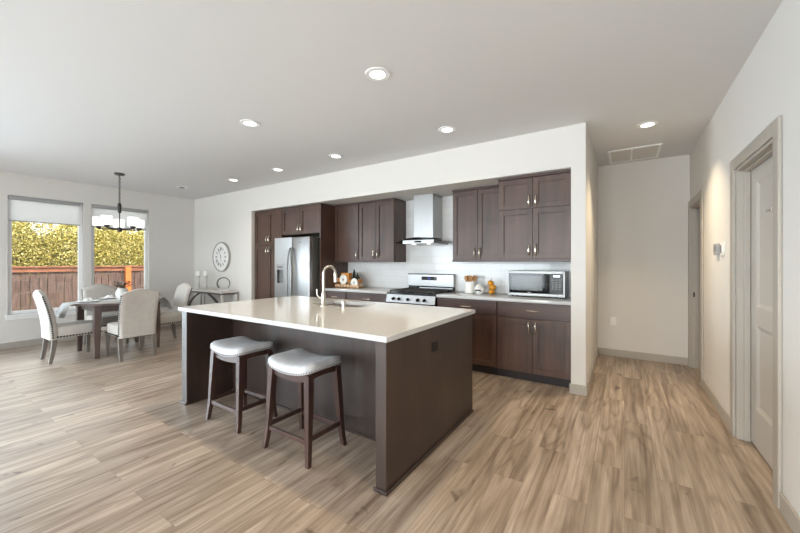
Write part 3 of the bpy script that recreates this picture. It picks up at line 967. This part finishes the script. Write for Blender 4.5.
# ------------------------------------------------------------------ island
IX0, IX1, IY0, IY1 = -3.54, -1.12, 1.578, 2.955
isl = thing('kitchen_island', 'dark wood kitchen island base with panelled ends and seating recess', 'island', (IX0, IY0, 0.0005))
IW, ID = IX1 - IX0, IY1 - IY0
MB().box(0.112, IW - 0.098, 0.478, ID - 0.02, 0.0, 0.88).build('back_panel', M_ISL, isl, smooth=0)
MB().box(0.02, 0.111, 0.025, ID - 0.018, 0.0, 0.88, 0.003).build('end_panel', M_ISL, isl, smooth=0)
ep = MB().box(IW - 0.097, IW - 0.02, 0.025, ID - 0.018, 0.0, 0.88, 0.003).build('end_panel', M_ISL, isl, smooth=0)
m = MB()
q = 0.012
m.box(IW - 0.097 - q, IW - 0.02 + q, 0.025 - q, 0.0248, 0, 0.022, 0.004); m.box(IW - 0.0198, IW - 0.02 + q, 0.0248, ID - 0.018, 0, 0.022, 0.004)
m.box(0.02 - q, 0.111, 0.025 - q, 0.0248, 0, 0.022, 0.004); m.box(0.02 - q, 0.0198, 0.0248, ID - 0.018, 0, 0.022, 0.004)
m.box(0.112, IW - 0.098, 0.478 - q, 0.4778, 0, 0.022, 0.004)
m.build('base_molding', M_ISL, isl, smooth=0)
MB().box(IW - 0.0198, IW - 0.012, 0.585, 0.665, 0.70, 0.765, 0.003).build('outlet', M_BROWNP, ep)
# kitchen side doors
for k in range(4):
    a = 0.115 + k * 0.549
    m = MB().frame(a, a + 0.545, 0.12, 0.865, 0.058, 0.058, 0.058, 0.058, ID - 0.0195, ID - 0.003).box(a + 0.057, a + 0.488, ID - 0.0195, ID - 0.012, 0.177, 0.808)
    m.build('door', M_CAB, isl, smooth=0)
# countertop with a sink cut-out
SX0, SX1, SY0, SY1 = -2.72, -2.1, 2.475, 2.82
bm = bmesh.new()
def rectv(x0, x1, y0, y1, z):
    return [bm.verts.new(p) for p in ((x0 - IX0, y0 - IY0, z), (x1 - IX0, y0 - IY0, z), (x1 - IX0, y1 - IY0, z), (x0 - IX0, y1 - IY0, z))]
ct, b_ = 0.033, 0.003
to = rectv(IX0 + b_, IX1 - b_, IY0 + b_, IY1 - b_, ct); mo = rectv(IX0, IX1, IY0, IY1, ct - b_); bo = rectv(IX0, IX1, IY0, IY1, 0)
ti = rectv(SX0, SX1, SY0, SY1, ct); bi = rectv(SX0, SX1, SY0, SY1, 0)
for A, B in ((to, ti), (mo, to), (bo, mo), (ti, bi), (bi, bo)):
    for k in range(4):
        bm.faces.new((A[k], A[(k + 1) % 4], B[(k + 1) % 4], B[k]))
bmesh.ops.recalc_face_normals(bm, faces=bm.faces)
me = bpy.data.meshes.new('island_countertop'); bm.to_mesh(me); bm.free(); me.materials.append(M_QUARTZ)
o = bpy.data.objects.new('island_countertop', me); COL.objects.link(o); o.location = (IX0, IY0, 0.881)
tag(o, 'large glossy white quartz top of the kitchen island', 'countertop')
IT = 0.9145
# sink
m = MB()
z0 = 0.0
t = 0.006
sw, sd, sh = SX1 - SX0 + 0.012, SY1 - SY0 + 0.012, 0.2
m.box(0, sw, 0, sd, 0, t); m.box(0, t, 0, sd, t, sh); m.box(sw - t, sw, 0, sd, t, sh); m.box(t, sw - t, 0, t, t, sh); m.box(t, sw - t, sd - t, sd, t, sh)
sk = tag(m.build('sink', M_STEEL, smooth=0, loc=(SX0 - 0.006, SY0 - 0.006, 0.8805 - sh)), 'undermount stainless sink set in the island top', 'sink')
MB().lathe([(0.045, 0), (0.045, 0.004), (0.02, 0.002), (0, 0.002)], (sw / 2, sd / 2, t + 0.0002), 20).build('drain', M_NICKEL, sk)
# faucet
fc = thing('faucet', 'brushed nickel gooseneck kitchen faucet on the island', 'faucet', (-2.44, 2.385, IT))
MB().lathe([(0.03, 0), (0.03, 0.006), (0.024, 0.014), (0.021, 0.1), (0.019, 0.13), (0.0145, 0.14)], n=20).build('faucet_base', M_NICKEL, fc)
dx, dy = 0.30, 0.95
pts = [(0, 0, 0.135), (0, 0, 0.22), (0, 0, 0.318)]
RAD = 0.064
for k in range(1, 15):
    a = PI * k / 15 * 1.08
    s = RAD * (1 - math.cos(a))
    pts.append((dx * s, dy * s, 0.318 + RAD * math.sin(a)))
MB().tube(pts, 0.0135, 14).build('spout', M_NICKEL, fc)
e = Vector(pts[-1]); dvec = (e - Vector(pts[-2])).normalized()
MB().tube([e, e + dvec * 0.03, e + dvec * 0.09], [0.0145, 0.018, 0.02], 14).build('spray_head', M_NICKEL, fc)
MB().tube([(-0.02, 0, 0.075), (-0.05, -0.01, 0.08)], 0.011, 12).tube([(-0.05, -0.01, 0.08), (-0.07, -0.014, 0.1), (-0.075, -0.015, 0.16)], [0.007, 0.006, 0.005], 10).build('lever_handle', M_NICKEL, fc)
tag(MB().lathe([(0.022, 0), (0.022, 0.004), (0.018, 0.006), (0.018, 0.055), (0.015, 0.06), (0, 0.061)], n=20).build('air_gap', M_NICKEL, loc=(-2.215, 2.425, IT)), 'small nickel cylinder cap standing right of the island faucet', 'fitting')

# ------------------------------------------------------------------ bar stools
def make_stool(label):
    t = thing('bar_stool', label, 'stool', (0, 0, 0), 0, 'saddle bar stools at the island')
    sad = lambda x: 0.034 * (x / 0.22) ** 2
    # cushion: rounded rectangle section grid
    hx, hy, zb = 0.226, 0.172, 0.566
    def ring(f, z, n=48):
        out = []
        for k in range(n):
            a = 2 * PI * k / n
            ca, sa = math.cos(a), math.sin(a)
            p = 8.0
            rr = (abs(ca) ** p + abs(sa) ** p) ** (-1 / p)
            x, y = hx * f * rr * ca, hy * f * rr * sa
            out.append((x, y, zb + z + sad(x)))
        return out
    rings = [ring(0.97, 0.0), ring(1.0, 0.006), ring(1.0, 0.02), ring(1.0, 0.038), ring(0.985, 0.05), ring(0.95, 0.058), ring(0.86, 0.064), ring(0.6, 0.068), ring(0.3, 0.07)]
    MB().loft(rings).build('seat_cushion', M_SEAT, t, smooth=60)
    m = MB()
    n = 92
    for p in ring(1.002, 0.013, n):
        m.ball(p, 0.0058, (1, 1, 1), 6, 4)
    m.build('nailhead_trim', M_NAIL, t)
    # apron: curved rails follow the saddle
    ax, ay = 0.186, 0.13
    for s in (-1, 1):
        xs_ = [-ax + 2 * ax * i / 12 for i in range(13)]
        y0 = s * ay
        MB().loft([[(x, y0 - 0.011, zb - 0.05 + sad(x) * 0.9), (x, y0 + 0.011, zb - 0.05 + sad(x) * 0.9), (x, y0 + 0.011, zb - 0.0005 + sad(x)), (x, y0 - 0.011, zb - 0.0005 + sad(x))] for x in xs_]).build('apron_rail', M_STOOLW, t)
        x0 = s * ax
        MB().loft([[(x0 - 0.011, y, zb - 0.052 + 0.03 + 0.012 * (1 - (y / ay) ** 2)), (x0 + 0.011, y, zb - 0.052 + 0.03 + 0.012 * (1 - (y / ay) ** 2)), (x0 + 0.011, y, zb + sad(x0 - 0.011) - 0.0005), (x0 - 0.011, y, zb + sad(x0 - 0.011) - 0.0005)] for y in [-ay + 2 * ay * i / 10 for i in range(11)]]).build('apron_rail', M_STOOLW, t)
    def leg_xy(z):
        k = z / 0.58
        fl = max(0, 0.16 - z) ** 1.6 * 0.16
        return 0.217 - 0.030 * k + fl, 0.162 - 0.032 * k + fl
    for sx in (-1, 1):
        for sy in (-1, 1):
            pts, sz = [], []
            for z in (0, 0.05, 0.1, 0.16, 0.25, 0.4, 0.5, 0.583):
                lx, ly = leg_xy(z)
                pts.append((sx * lx, sy * ly, z)); sz.append(0.0145 + 0.0085 * min(1, z / 0.45))
            MB().bar(pts, sz).build('leg', M_STOOLW, t)
    for s in (-1, 1):
        lx, ly = leg_xy(0.15)
        MB().box(-lx + 0.015, lx - 0.015, s * ly - 0.009, s * ly + 0.009, 0.13, 0.162, 0.002).build('stretcher', M_STOOLW, t, smooth=0)
        MB().box(s * lx - 0.009, s * lx + 0.009, -ly + 0.015, ly - 0.015, 0.15, 0.182, 0.002).build('stretcher', M_STOOLW, t, smooth=0)
    return t
s2 = make_stool('grey saddle bar stool nearest the camera at the island')
s2.location = (-1.945, 1.715, 0.0005)
dup(s2, (-2.757, 1.735, 0.0005), R(0), 'grey saddle bar stool farther left, nearer the dining table')

# ------------------------------------------------------------------ dining set
def make_chair(label):
    """faces +y, origin on the floor at the middle of the seat"""
    t = thing('dining_chair', label, 'chair', (0, 0, 0), 0, 'dining chairs around the round table')
    hw = 0.218
    zs0, zs1 = 0.325, 0.475
    def rr(fx, fy, z, n=44):
        out = []
        for k in range(n):
            a = 2 * PI * k / n
            ca, sa = math.cos(a), math.sin(a)
            q_ = (abs(ca) ** 7 + abs(sa) ** 7) ** (-1 / 7)
            out.append((hw * fx * q_ * ca, 0.015 + 0.245 * fy * q_ * sa, z))
        return out
    MB().loft([rr(0.98, 0.98, zs0), rr(1, 1, zs0 + 0.01), rr(1, 1, zs1 - 0.035), rr(0.99, 0.99, zs1 - 0.015), rr(0.95, 0.95, zs1), rr(0.7, 0.7, zs1 + 0.012), rr(0.3, 0.3, zs1 + 0.015)]).build('seat', M_CHAIRF, t, smooth=60)
    # curved back with a camel top
    nu, nv = 16, 14
    def yc(v):
        return -0.232 - 0.02 * v - 0.085 * v ** 2.2
    def ztop(u):
        return 0.925 + 0.05 * math.cos(u * PI / 2) ** 2 - 0.02 * max(0, abs(u) - 0.85) / 0.15
    rings = []
    for j in range(nv + 1):
        v = j / nv
        rg_ = []
        th = 0.045 - 0.01 * v
        top_pinch = 1.0 if v < 0.97 else 0.6
        for side in (1, -1):
            rng_ = range(nu + 1) if side == 1 else range(nu, -1, -1)
            for i in rng_:
                u = -1 + 2 * i / nu
                z = 0.31 + (ztop(u) - 0.31) * v
                edge = 0.62 if i in (0, nu) else 1.0
                rg_.append((u * (hw - 0.002) * (1.0 + 0.03 * v), yc(v) + side * th * edge * top_pinch, z))
        rings.append(rg_)
    m = MB()
    bm = m.bm
    vr = [[bm.verts.new(p) for p in r_] for r_ in rings]
    n_ = len(vr[0])
    for j in range(nv):
        for k in range(n_):
            bm.faces.new((vr[j][k], vr[j][(k + 1) % n_], vr[j + 1][(k + 1) % n_], vr[j + 1][k]))
    for row in (vr[0], vr[-1]):
        for i in range(nu):
            bm.faces.new((row[i], row[i + 1], row[n_ - 2 - i], row[n_ - 1 - i]))
    m.build('backrest', M_CHAIRF, t, smooth=60)
    for s in (-1, 1):
        m = MB()
        for j in range(20):
            v = 0.05 + 0.92 * j / 19
            z = 0.31 + (ztop(s * 1.0) - 0.31) * v
            m.ball((s * (hw + 0.0005) * (1.0 + 0.03 * v), yc(v) - 0.012, z), 0.0115, (1, 1, 1), 8, 5)
        m.build('nailhead_trim', M_DARKN, t)
        m = MB()
        for j in range(15):
            m.ball((s * (hw + 0.0005), -0.2 + 0.44 * j / 14, zs0 + 0.018), 0.0115, (1, 1, 1), 8, 5)
        m.build('nailhead_trim', M_DARKN, t)
    m = MB()
    for j in range(14):
        m.ball((-hw + 0.02 + (2 * hw - 0.04) * j / 13, 0.2605, zs0 + 0.018), 0.0115, (1, 1, 1), 8, 5)
    m.build('nailhead_trim', M_DARKN, t)
    for s in (-1, 1):
        MB().bar([(s * 0.2, 0.22, 0.0), (s * 0.2, 0.22, 0.2), (s * 0.2, 0.218, zs0 - 0.0005)], [0.016, 0.021, 0.025]).build('leg', M_CHAIRL, t)
        pts = [(s * 0.2, -0.228 - 0.04 * (1 - z / 0.32) ** 1.5, z) for z in (0, 0.08, 0.16, 0.25, 0.309)]
        MB().bar(pts, [0.017, 0.02, 0.022, 0.024, 0.025]).build('leg', M_CHAIRL, t)
    return t
TX, TY = -6.55, 2.08
ca = make_chair('grey upholstered dining chair seen in profile on the left of the table')
ca.location = (-6.54, 1.545, 0.0005)
dup(ca, (-5.955, TY - 0.05, 0.0005), R(90), 'grey upholstered dining chair with its back to the camera')
dup(ca, (-7.12, TY + 0.02, 0.0005), R(-90), 'grey upholstered dining chair between the table and the window wall')
dup(ca, (-6.47, 2.66, 0.0005), R(180), 'grey upholstered dining chair on the right of the table, partly behind the island')

tb = thing('dining_table', 'round dark wood dining table on four tapered legs', 'table', (TX, TY, 0.0005))
MB().lathe([(0, 0.725), (0.525, 0.725), (0.545, 0.735), (0.547, 0.752), (0.538, 0.76), (0, 0.76)], n=64).build('tabletop', M_TABLE, tb)
m = MB()
a = 0.35
m.box(-a, a, -a - 0.012, -a + 0.012, 0.635, 0.7245); m.box(-a, a, a - 0.012, a + 0.012, 0.635, 0.7245)
m.box(-a - 0.012, -a + 0.012, -a, a, 0.635, 0.7245); m.box(a - 0.012, a + 0.012, -a, a, 0.635, 0.7245)
m.build('apron', M_TABLE, tb, smooth=0)
for sx in (-1, 1):
    for sy in (-1, 1):
        MB().bar([(sx * 0.37, sy * 0.37, 0), (sx * 0.37, sy * 0.37, 0.35), (sx * 0.36, sy * 0.36, 0.7247)], [0.026, 0.036, 0.042]).build('leg', M_TABLE, tb)
# runner draped over both ends
ZT = 0.7608
pts = []
prof = [(-0.66, 0.57), (-0.652, 0.6), (-0.64, 0.645), (-0.622, 0.69), (-0.595, 0.735), (-0.555, 0.7607), (-0.52, ZT)]
full = prof + [(-0.3, ZT), (0, ZT), (0.3, ZT)] + [(-y, z) for y, z in reversed(prof)]
rings = []
for i, (y, z) in enumerate(full):
    low = max(0, ZT - z)
    ring_t, ring_b = [], []
    for k in range(9):
        u = -1 + k / 4
        x = u * (0.19 + low * 0.12)
        wv = low * 0.10 * math.cos(u * 5.3)
        zz = z + (low > 0.02) * 0.02 * u * u * (1 if y < 0 else -1)
        ring_t.append((x, y + (wv if y > 0 else -wv), zz + 0.003))
        ring_b.append((x, y + (wv if y > 0 else -wv), zz))
    rings.append(ring_t + list(reversed(ring_b)))
tag(MB().loft(rings).build('table_runner', M_CLOTH, loc=(TX, TY, 0.0005), smooth=60), 'light grey cloth runner draped over both ends of the round table', 'runner')
# place settings
def setting(x, y, pl, bl, nl):
    z = ZT + (0.0038 if abs(x) < 0.3 else 0.0008)
    p = tag(MB().lathe([(0, 0), (0.08, 0), (0.13, 0.014), (0.127, 0.018), (0.11, 0.0185), (0, 0.0185)], n=32).build('dinner_plate', M_CERAM, loc=(TX + x, TY + y, z)), pl, 'plate', 'plates on the dining table')
    n = MB()
    for k in range(2):
        rg_ = []
        for i in range(9):
            u = -1 + i / 4
            hgt = 0.03 * (1 - abs(u) ** 1.5) + 0.008 + 0.006 * math.sin(k * 3 + u * 6)
            rg_.append([(u * 0.09 + k * 0.01, -0.05 + k * 0.035, 0.001), (u * 0.09 + k * 0.01, 0.0 + k * 0.035, 0.001), (u * 0.085 + k * 0.01, -0.01 + k * 0.035, hgt), (u * 0.085 + k * 0.01, -0.035 + k * 0.035, hgt)])
        n.loft(rg_)
    tag(n.build('napkin', M_CERAMM, loc=(TX + x, TY + y, z + 0.0195), smooth=60), nl, 'napkin', 'folded napkins on the plates')
setting(0.0, -0.36, 'white dinner plate on the runner before the profile chair', None, 'folded white napkin on the plate before the profile chair')
setting(-0.36, 0.0, 'white dinner plate on the window side of the table', None, 'folded white napkin on the window side plate')
# vase with dark leaves
vs = thing('potted_plant', 'white vase of dark leaves in the middle of the table', 'plant', (TX + 0.04, TY + 0.03, ZT + 0.004))
MB().lathe([(0, 0), (0.05, 0), (0.07, 0.02), (0.085, 0.08), (0.08, 0.13), (0.06, 0.165), (0.062, 0.18), (0.052, 0.18), (0.05, 0.16), (0, 0.15)], n=28).build('vase', M_CERAMM, vs)
rg2 = random.Random(12)
m = MB()
st = MB()
for k in range(15):
    a = 2 * PI * k / 15 + rg2.uniform(-0.2, 0.2)
    ln = rg2.uniform(0.05, 0.11)
    e = Vector((math.cos(a) * ln, math.sin(a) * ln, 0.2 + rg2.uniform(-0.0, 0.085)))
    st.tube([(0, 0, 0.15), (e.x * 0.4, e.y * 0.4, 0.15 + (e.z - 0.15) * 0.7), tuple(e)], [0.004, 0.003, 0.002], 5)
    d = Vector((math.cos(a), math.sin(a), rg2.uniform(-0.3, 0.3))).normalized()
    sd_ = d.cross(Vector((0, 0, 1))).normalized()
    up = sd_.cross(d)
    L_ = 0.085
    rgs = []
    for i, wd in enumerate((0.004, 0.022, 0.03, 0.024, 0.003)):
        c_ = e + d * (L_ * (i / 4 - 0.3)) + up * (0.012 * math.sin(i / 4 * PI))
        rgs.append([c_ - sd_ * wd + up * 0.004, c_ - up * 0.002, c_ + sd_ * wd + up * 0.004, c_ + up * 0.001])
    m.loft(rgs)
m.build('leaves', M_LEAFD, vs, smooth=60)
st.build('stems', M_PINE, vs)

# ------------------------------------------------------------------ chandelier
ch = thing('chandelier', 'dark bronze five light chandelier with white drum shades over the table', 'chandelier', (-6.65, 2.12, ZC - 0.001))
MB().lathe([(0.0, -0.028), (0.06, -0.026), (0.068, -0.01), (0.068, 0)], n=28).build('canopy', M_BRONZE, ch)
m = MB()
z = -0.03
k = 0
while z > -0.46:
    pts = []
    for i in range(12):
        a = 2 * PI * i / 12
        u, w_ = 0.011 * math.cos(a), 0.019 * math.sin(a)
        pts.append((u, 0, z - 0.019 + w_) if k % 2 == 0 else (0, u, z - 0.019 + w_))
    m.tube(pts, 0.0036, 6, True)
    z -= 0.03; k += 1
m.build('chain', M_BRONZE, ch)
MB().lathe([(0.014, -0.62), (0.022, -0.61), (0.026, -0.5), (0.02, -0.47), (0.0, -0.465)], n=18).tube([(0, 0, -0.62), (0, 0, -0.86)], 0.008, 10).lathe([(0, -0.92), (0.03, -0.91), (0.036, -0.88), (0.03, -0.85), (0.0, -0.845)], n=18).build('stem', M_BRONZE, ch)
for k in range(5):
    a = 2 * PI * k / 5 + R(20)
    cx, sy = math.cos(a), math.sin(a)
    RR = 0.265
    ar = MB().tube([(0.03 * cx, 0.03 * sy, -0.88), (RR * cx, RR * sy, -0.875)], 0.009, 8).lathe([(0.012, -0.875), (0.036, -0.86), (0.036, -0.835), (0, -0.835)], (RR * cx, RR * sy, 0), 18).build('arm', M_BRONZE, ch)
    MB().lathe([(0.03, -0.8348), (0.068, -0.83), (0.068, -0.70), (0.063, -0.70), (0.063, -0.824), (0, -0.826)], (RR * cx, RR * sy, 0), 24).build('lamp_shade', M_SHADEG, ar)

# ------------------------------------------------------------------ roller shades
for i, (a, b) in enumerate(WIN):
    t = thing('roller_shade', ['white roller shade half lowered on the left window', 'white roller shade half lowered on the right window, behind the chandelier'][i], 'window shade', (XL - 0.012, a + 0.006, WZ1 - 0.003), 0, 'roller shades in the dining windows')
    w = b - a - 0.045
    MB().box(-0.032, 0.028, 0, w, -0.062, 0, 0.004).build('cassette', M_CASS, t)
    MB().box(-0.003, -0.002, 0.004, w - 0.004, -0.385, -0.0625).build('fabric', M_ROLLER, t, smooth=0)
    MB().box(-0.009, 0.004, 0.004, w - 0.004, -0.402, -0.3855, 0.002).build('bottom_bar', M_CASS, t)

# ------------------------------------------------------------------ console, candles, ring, clock
cs = thing('console_table', 'pale console table with curved dark side braces under the wall clock', 'table', (-7.62, 3.53, 0.0005))
CW, CD = 1.36, 0.34
MB().box(0, CW, 0, CD, 0.765, 0.797, 0.004).build('console_top', M_CONS, cs)
MB().box(0.02, CW - 0.02, 0.015, CD - 0.015, 0.735, 0.7645).build('apron', M_CONSD, cs, smooth=0)
for x in (0.012, CW - 0.052):
    for y in (0.012, CD - 0.052):
        MB().box(x, x + 0.04, y, y + 0.04, 0, 0.7345, 0.003).build('leg', M_CONS, cs)
MB().box(CW / 2 - 0.02, CW / 2 + 0.02, 0.012, 0.052, 0.09, 0.7345, 0.003).build('center_post', M_CONS, cs)
def brace(x_out, x_in):
    m = MB()
    rings = []
    for i in range(17):
        t_ = i / 16
        z = 0.1 + 0.63 * t_
        b_ = abs(2 * t_ - 1) ** 2 * 0.5 * (1 if True else 0)
        # S shaped half of an X: bulges out at top and bottom, meets the post at mid height
        x = x_out + (x_in - x_out) * (1 - b_ * 1.5)
        rings.append([(x - 0.028, 0.015, z), (x + 0.028, 0.015, z), (x + 0.028, 0.05, z), (x - 0.028, 0.05, z)])
    m.loft(rings)
    m.build('curved_brace', M_CONSD, cs)
brace(CW / 2 - 0.04, 0.09)
brace(CW / 2 + 0.04, CW - 0.09)
MB().box(0.06, CW - 0.06, 0.05, CD - 0.05, 0.07, 0.0895, 0.003).build('lower_shelf', M_CONS, cs)
CZ = 0.7985
def candle(x, y, label, hgt):
    c = thing('candle_holder', label, 'candle holder', (x, y, CZ), 0, 'candle holders on the console table')
    MB().lathe([(0, 0), (0.045, 0), (0.052, 0.012), (0.026, 0.03), (0.034, 0.07), (0.022, 0.09), (0.036, 0.13), (0.022, 0.16), (0.028, hgt - 0.12), (0.055, hgt - 0.1), (0.055, hgt - 0.09), (0, hgt - 0.09)], n=20).build('turned_stand', M_CONS, c)
    MB().lathe([(0, hgt - 0.0895), (0.046, hgt - 0.0895), (0.046, hgt), (0, hgt)], n=20).build('candle', M_WAX, c)
candle(-7.47, 3.72, 'pale turned candle holder leftmost of the pair on the console', 0.36)
candle(-7.21, 3.74, 'pale turned candle holder nearer the clock on the console', 0.365)
rs = thing('ring_sculpture', 'dark metal open ring sculpture on the console table', 'ornament', (-6.5, 3.71, CZ), R(42))
MB().box(-0.1, 0.1, -0.045, 0.045, 0, 0.02, 0.003).build('plinth', M_CERAMM, rs)
m = MB()
pts = [(0.115 * math.cos(a), 0, 0.137 + 0.115 * math.sin(a)) for a in [R(225 - i * 10) for i in range(28)]]
m.tube(pts, [0.016 - 0.010 * i / 27 for i in range(28)], 10)
m.build('ring', M_CONSD, rs)
ck = thing('wall_clock', 'large round white wall clock with dark numerals above the console', 'clock', (-6.88, YK - 0.0006, 1.456))
CR = 0.305
def disc(prof, n=64):
    return MB().lathe(prof, n=n).xf(Matrix.Rotation(R(90), 4, 'X'))
disc([(CR - 0.02, 0), (CR, 0.004), (CR, 0.036), (CR - 0.012, 0.045), (CR - 0.02, 0.045), (CR - 0.024, 0.03), (0, 0.03)]).build('clock_rim', M_CLOCKR, ck)
disc([(0, 0.0305), (CR - 0.026, 0.0305), (CR - 0.026, 0.0325), (0, 0.0325)]).build('clock_face', M_CLOCKF, ck)
NUM = ['XII', 'I', 'II', 'III', 'IV', 'V', 'VI', 'VII', 'VIII', 'IX', 'X', 'XI']
m = MB()
for i, s in enumerate(NUM):
    a = R(-30 * i)
    wid = {'I': 0.016, 'V': 0.034, 'X': 0.034}
    tot = sum(wid[c_] for c_ in s)
    sc_ = min(1, 0.075 / tot)
    x = -tot / 2 * sc_
    mt = Matrix.Rotation(a, 4, 'Z')
    strokes = []
    for c_ in s:
        w_ = wid[c_] * sc_
        xc = x + w_ / 2
        h_ = 0.032
        if c_ == 'I': strokes.append(((xc, -h_), (xc, h_)))
        if c_ == 'V': strokes += [((xc - w_ * 0.38, h_), (xc, -h_)), ((xc + w_ * 0.38, h_), (xc, -h_))]
        if c_ == 'X': strokes += [((xc - w_ * 0.38, h_), (xc + w_ * 0.38, -h_)), ((xc + w_ * 0.38, h_), (xc - w_ * 0.38, -h_))]
        x += w_
    for p, q_ in strokes:
        P_, Q_ = Vector((p[0], p[1] + 0.165, 0)), Vector((q_[0], q_[1] + 0.165, 0))
        P_, Q_ = mt @ P_, mt @ Q_
        d = (Q_ - P_).normalized(); nrm = Vector((-d.y, d.x, 0)) * 0.004
        m.prism([((P_ + nrm).x, (P_ + nrm).y), ((P_ - nrm).x, (P_ - nrm).y), ((Q_ - nrm).x, (Q_ - nrm).y), ((Q_ + nrm).x, (Q_ + nrm).y)], 0.0327, 0.0342, 'z')
m.xf(Matrix.Rotation(R(90), 4, 'X')).build('numerals', M_INK, ck, smooth=0)
def hand(ang, ln, w_, z):
    a = R(ang)
    d = Vector((math.sin(a), math.cos(a))); n_ = Vector((d.y, -d.x)) * w_
    m = MB().prism([tuple(-d * 0.03 + n_), tuple(d * ln + n_ * 0.3), tuple(d * ln - n_ * 0.3), tuple(-d * 0.03 - n_)], z, z + 0.0015, 'z')
    return m.xf(Matrix.Rotation(R(90), 4, 'X'))
hand(178, 0.1, 0.008, 0.0345).build('hour_hand', M_INK, ck, smooth=0)
hand(-24, 0.165, 0.006, 0.0362).build('minute_hand', M_INK, ck, smooth=0)

# ------------------------------------------------------------------ ceiling fixtures
WARM = (1.0, 0.81, 0.53)
def downlight(x, y, label, energy):
    t = thing('recessed_light', label, 'ceiling light', (x, y, ZC - 0.0005), 0, 'recessed ceiling lights')
    MB().lathe([(0.058, -0.006), (0.09, -0.006), (0.092, 0), (0.058, 0)], n=40, ring=True).build('trim_ring', M_WHITE, t)
    MB().lathe([(0, -0.004), (0.0578, -0.004), (0.0578, -0.001), (0, -0.001)], n=32).build('lens', M_LENS, t)
    l = light('downlight_or_fill_lamp', 'AREA', (x, y, ZC - 0.012), (0, 0, 0), energy, WARM, shape='DISK', size=0.11)
    l.data.spread = R(96 if x > 0 else 118)
DL = [(-1.541, 2.056, 'recessed light over the near end of the island, largest in view', 8), (-3.155, 2.073, 'recessed light over the far end of the island, out from the kitchen wall', 6.5),
      (-1.567, 3.31, 'recessed light just in front of the upper cabinets right of the hood', 2.6), (-3.178, 3.33, 'recessed light in front of the upper cabinets left of the hood', 2.4),
      (-4.367, 3.335, 'recessed light in front of the refrigerator', 2.2), (-5.543, 3.34, 'recessed light in front of the pantry, farthest left of the row', 2), (0.198, 4.305, 'recessed light in the hallway ceiling', 9)]
for x, y, l_, e_ in DL:
    downlight(x, y, l_, e_ * 1.1)
for x, y, e_ in ((0.05, 1.25, 9), (-0.6, -0.4, 2)):  # fill lamps added on the unseen ceiling for the right side, without fixtures
    light('downlight_or_fill_lamp', 'AREA', (x, y, ZC - 0.012), (0, 0, 0), e_, WARM, shape='DISK', size=0.11, spread=R(118))
# return air grille
vg = thing('ceiling_vent', 'large white return air grille in the hallway ceiling', 'vent', (0.1, 5.36, ZC - 0.0005))
MB().box(-0.275, 0.275, -0.3, -0.272, -0.014, 0, 0.003).box(-0.275, 0.275, 0.272, 0.3, -0.014, 0, 0.003).box(-0.275, -0.247, -0.272, 0.272, -0.014, 0, 0.003).box(0.247, 0.275, -0.272, 0.272, -0.014, 0, 0.003).box(-0.03, -0.012, -0.272, 0.272, -0.012, 0).build('grille_frame', M_WHITE, vg)
m = MB()
for a_, b_ in ((-0.2465, -0.0305), (-0.0115, 0.2465)):
    m.box(a_, b_, -0.2715, 0.2715, -0.004, -0.0005)
    for k in range(26):
        y = -0.266 + k * 0.0208
        m.prism([(y, -0.0042), (y + 0.013, -0.009), (y + 0.0145, -0.009), (y + 0.0145, -0.0042)], a_, b_, 'x')
m.build('louvers', M_VENT, vg, smooth=0)
sm = thing('ceiling_register', 'small round ceiling vent near the far left corner', 'vent', (-6.86, 3.127, ZC - 0.0005))
MB().lathe([(0.05, -0.012), (0.09, -0.008), (0.1, 0), (0.05, 0)], n=32, ring=True).build('register_ring', M_WHITE, sm)
MB().lathe([(0, -0.016), (0.042, -0.014), (0.0495, -0.004), (0.0495, -0.001), (0, -0.001)], n=28).build('register_core', M_SLOT, sm)

# ------------------------------------------------------------------ wall plates
o = thing('wall_outlet', 'white outlet plate low on the hallway end wall', 'outlet', (-0.13, YH - 0.0006, 0.5))
MB().box(-0.037, 0.037, -0.006, 0, -0.06, 0.06, 0.002).build('cover_plate', M_PLATE, o)
for z in (-0.028, 0.028):
    MB().box(-0.016, 0.016, -0.0075, -0.0062, z - 0.016, z + 0.016, 0.0005).build('socket', M_CERAM, o)
for name, lab, y0, y1, z0, z1, mt_ in (('thermostat', 'small grey thermostat on the right wall, nearer the hall doorway', 4.12, 4.235, 1.405, 1.505, M_GREYP), ('wall_switch', 'white rectangular switch plate on the right wall, nearer the closed door', 3.93, 4.065, 1.395, 1.51, M_PLATE)):
    t = thing(name, lab, 'switch' if 'switch' in name else 'thermostat', (XR - 0.0006, (y0 + y1) / 2, (z0 + z1) / 2))
    h_, w_ = (z1 - z0) / 2, (y1 - y0) / 2
    if name == 'thermostat':
        MB().box(-0.024, 0, -w_, w_, -h_, h_, 0.004).build('thermostat_case', M_CASS, t)
        MB().box(-0.0255, -0.0243, -w_ * 0.7, w_ * 0.7, -h_ * 0.4, h_ * 0.7).build('screen', M_GREYP, t, smooth=0)
    else:
        MB().box(-0.007, 0, -w_, w_, -h_, h_, 0.002).build('cover_plate', M_PLATE, t)
        for s in (-1, 1):
            MB().box(-0.012, -0.0073, s * w_ * 0.45 - 0.017, s * w_ * 0.45 + 0.017, -0.034, 0.034, 0.002).build('rocker', M_GREYP if s > 0 else M_WHITE, t)
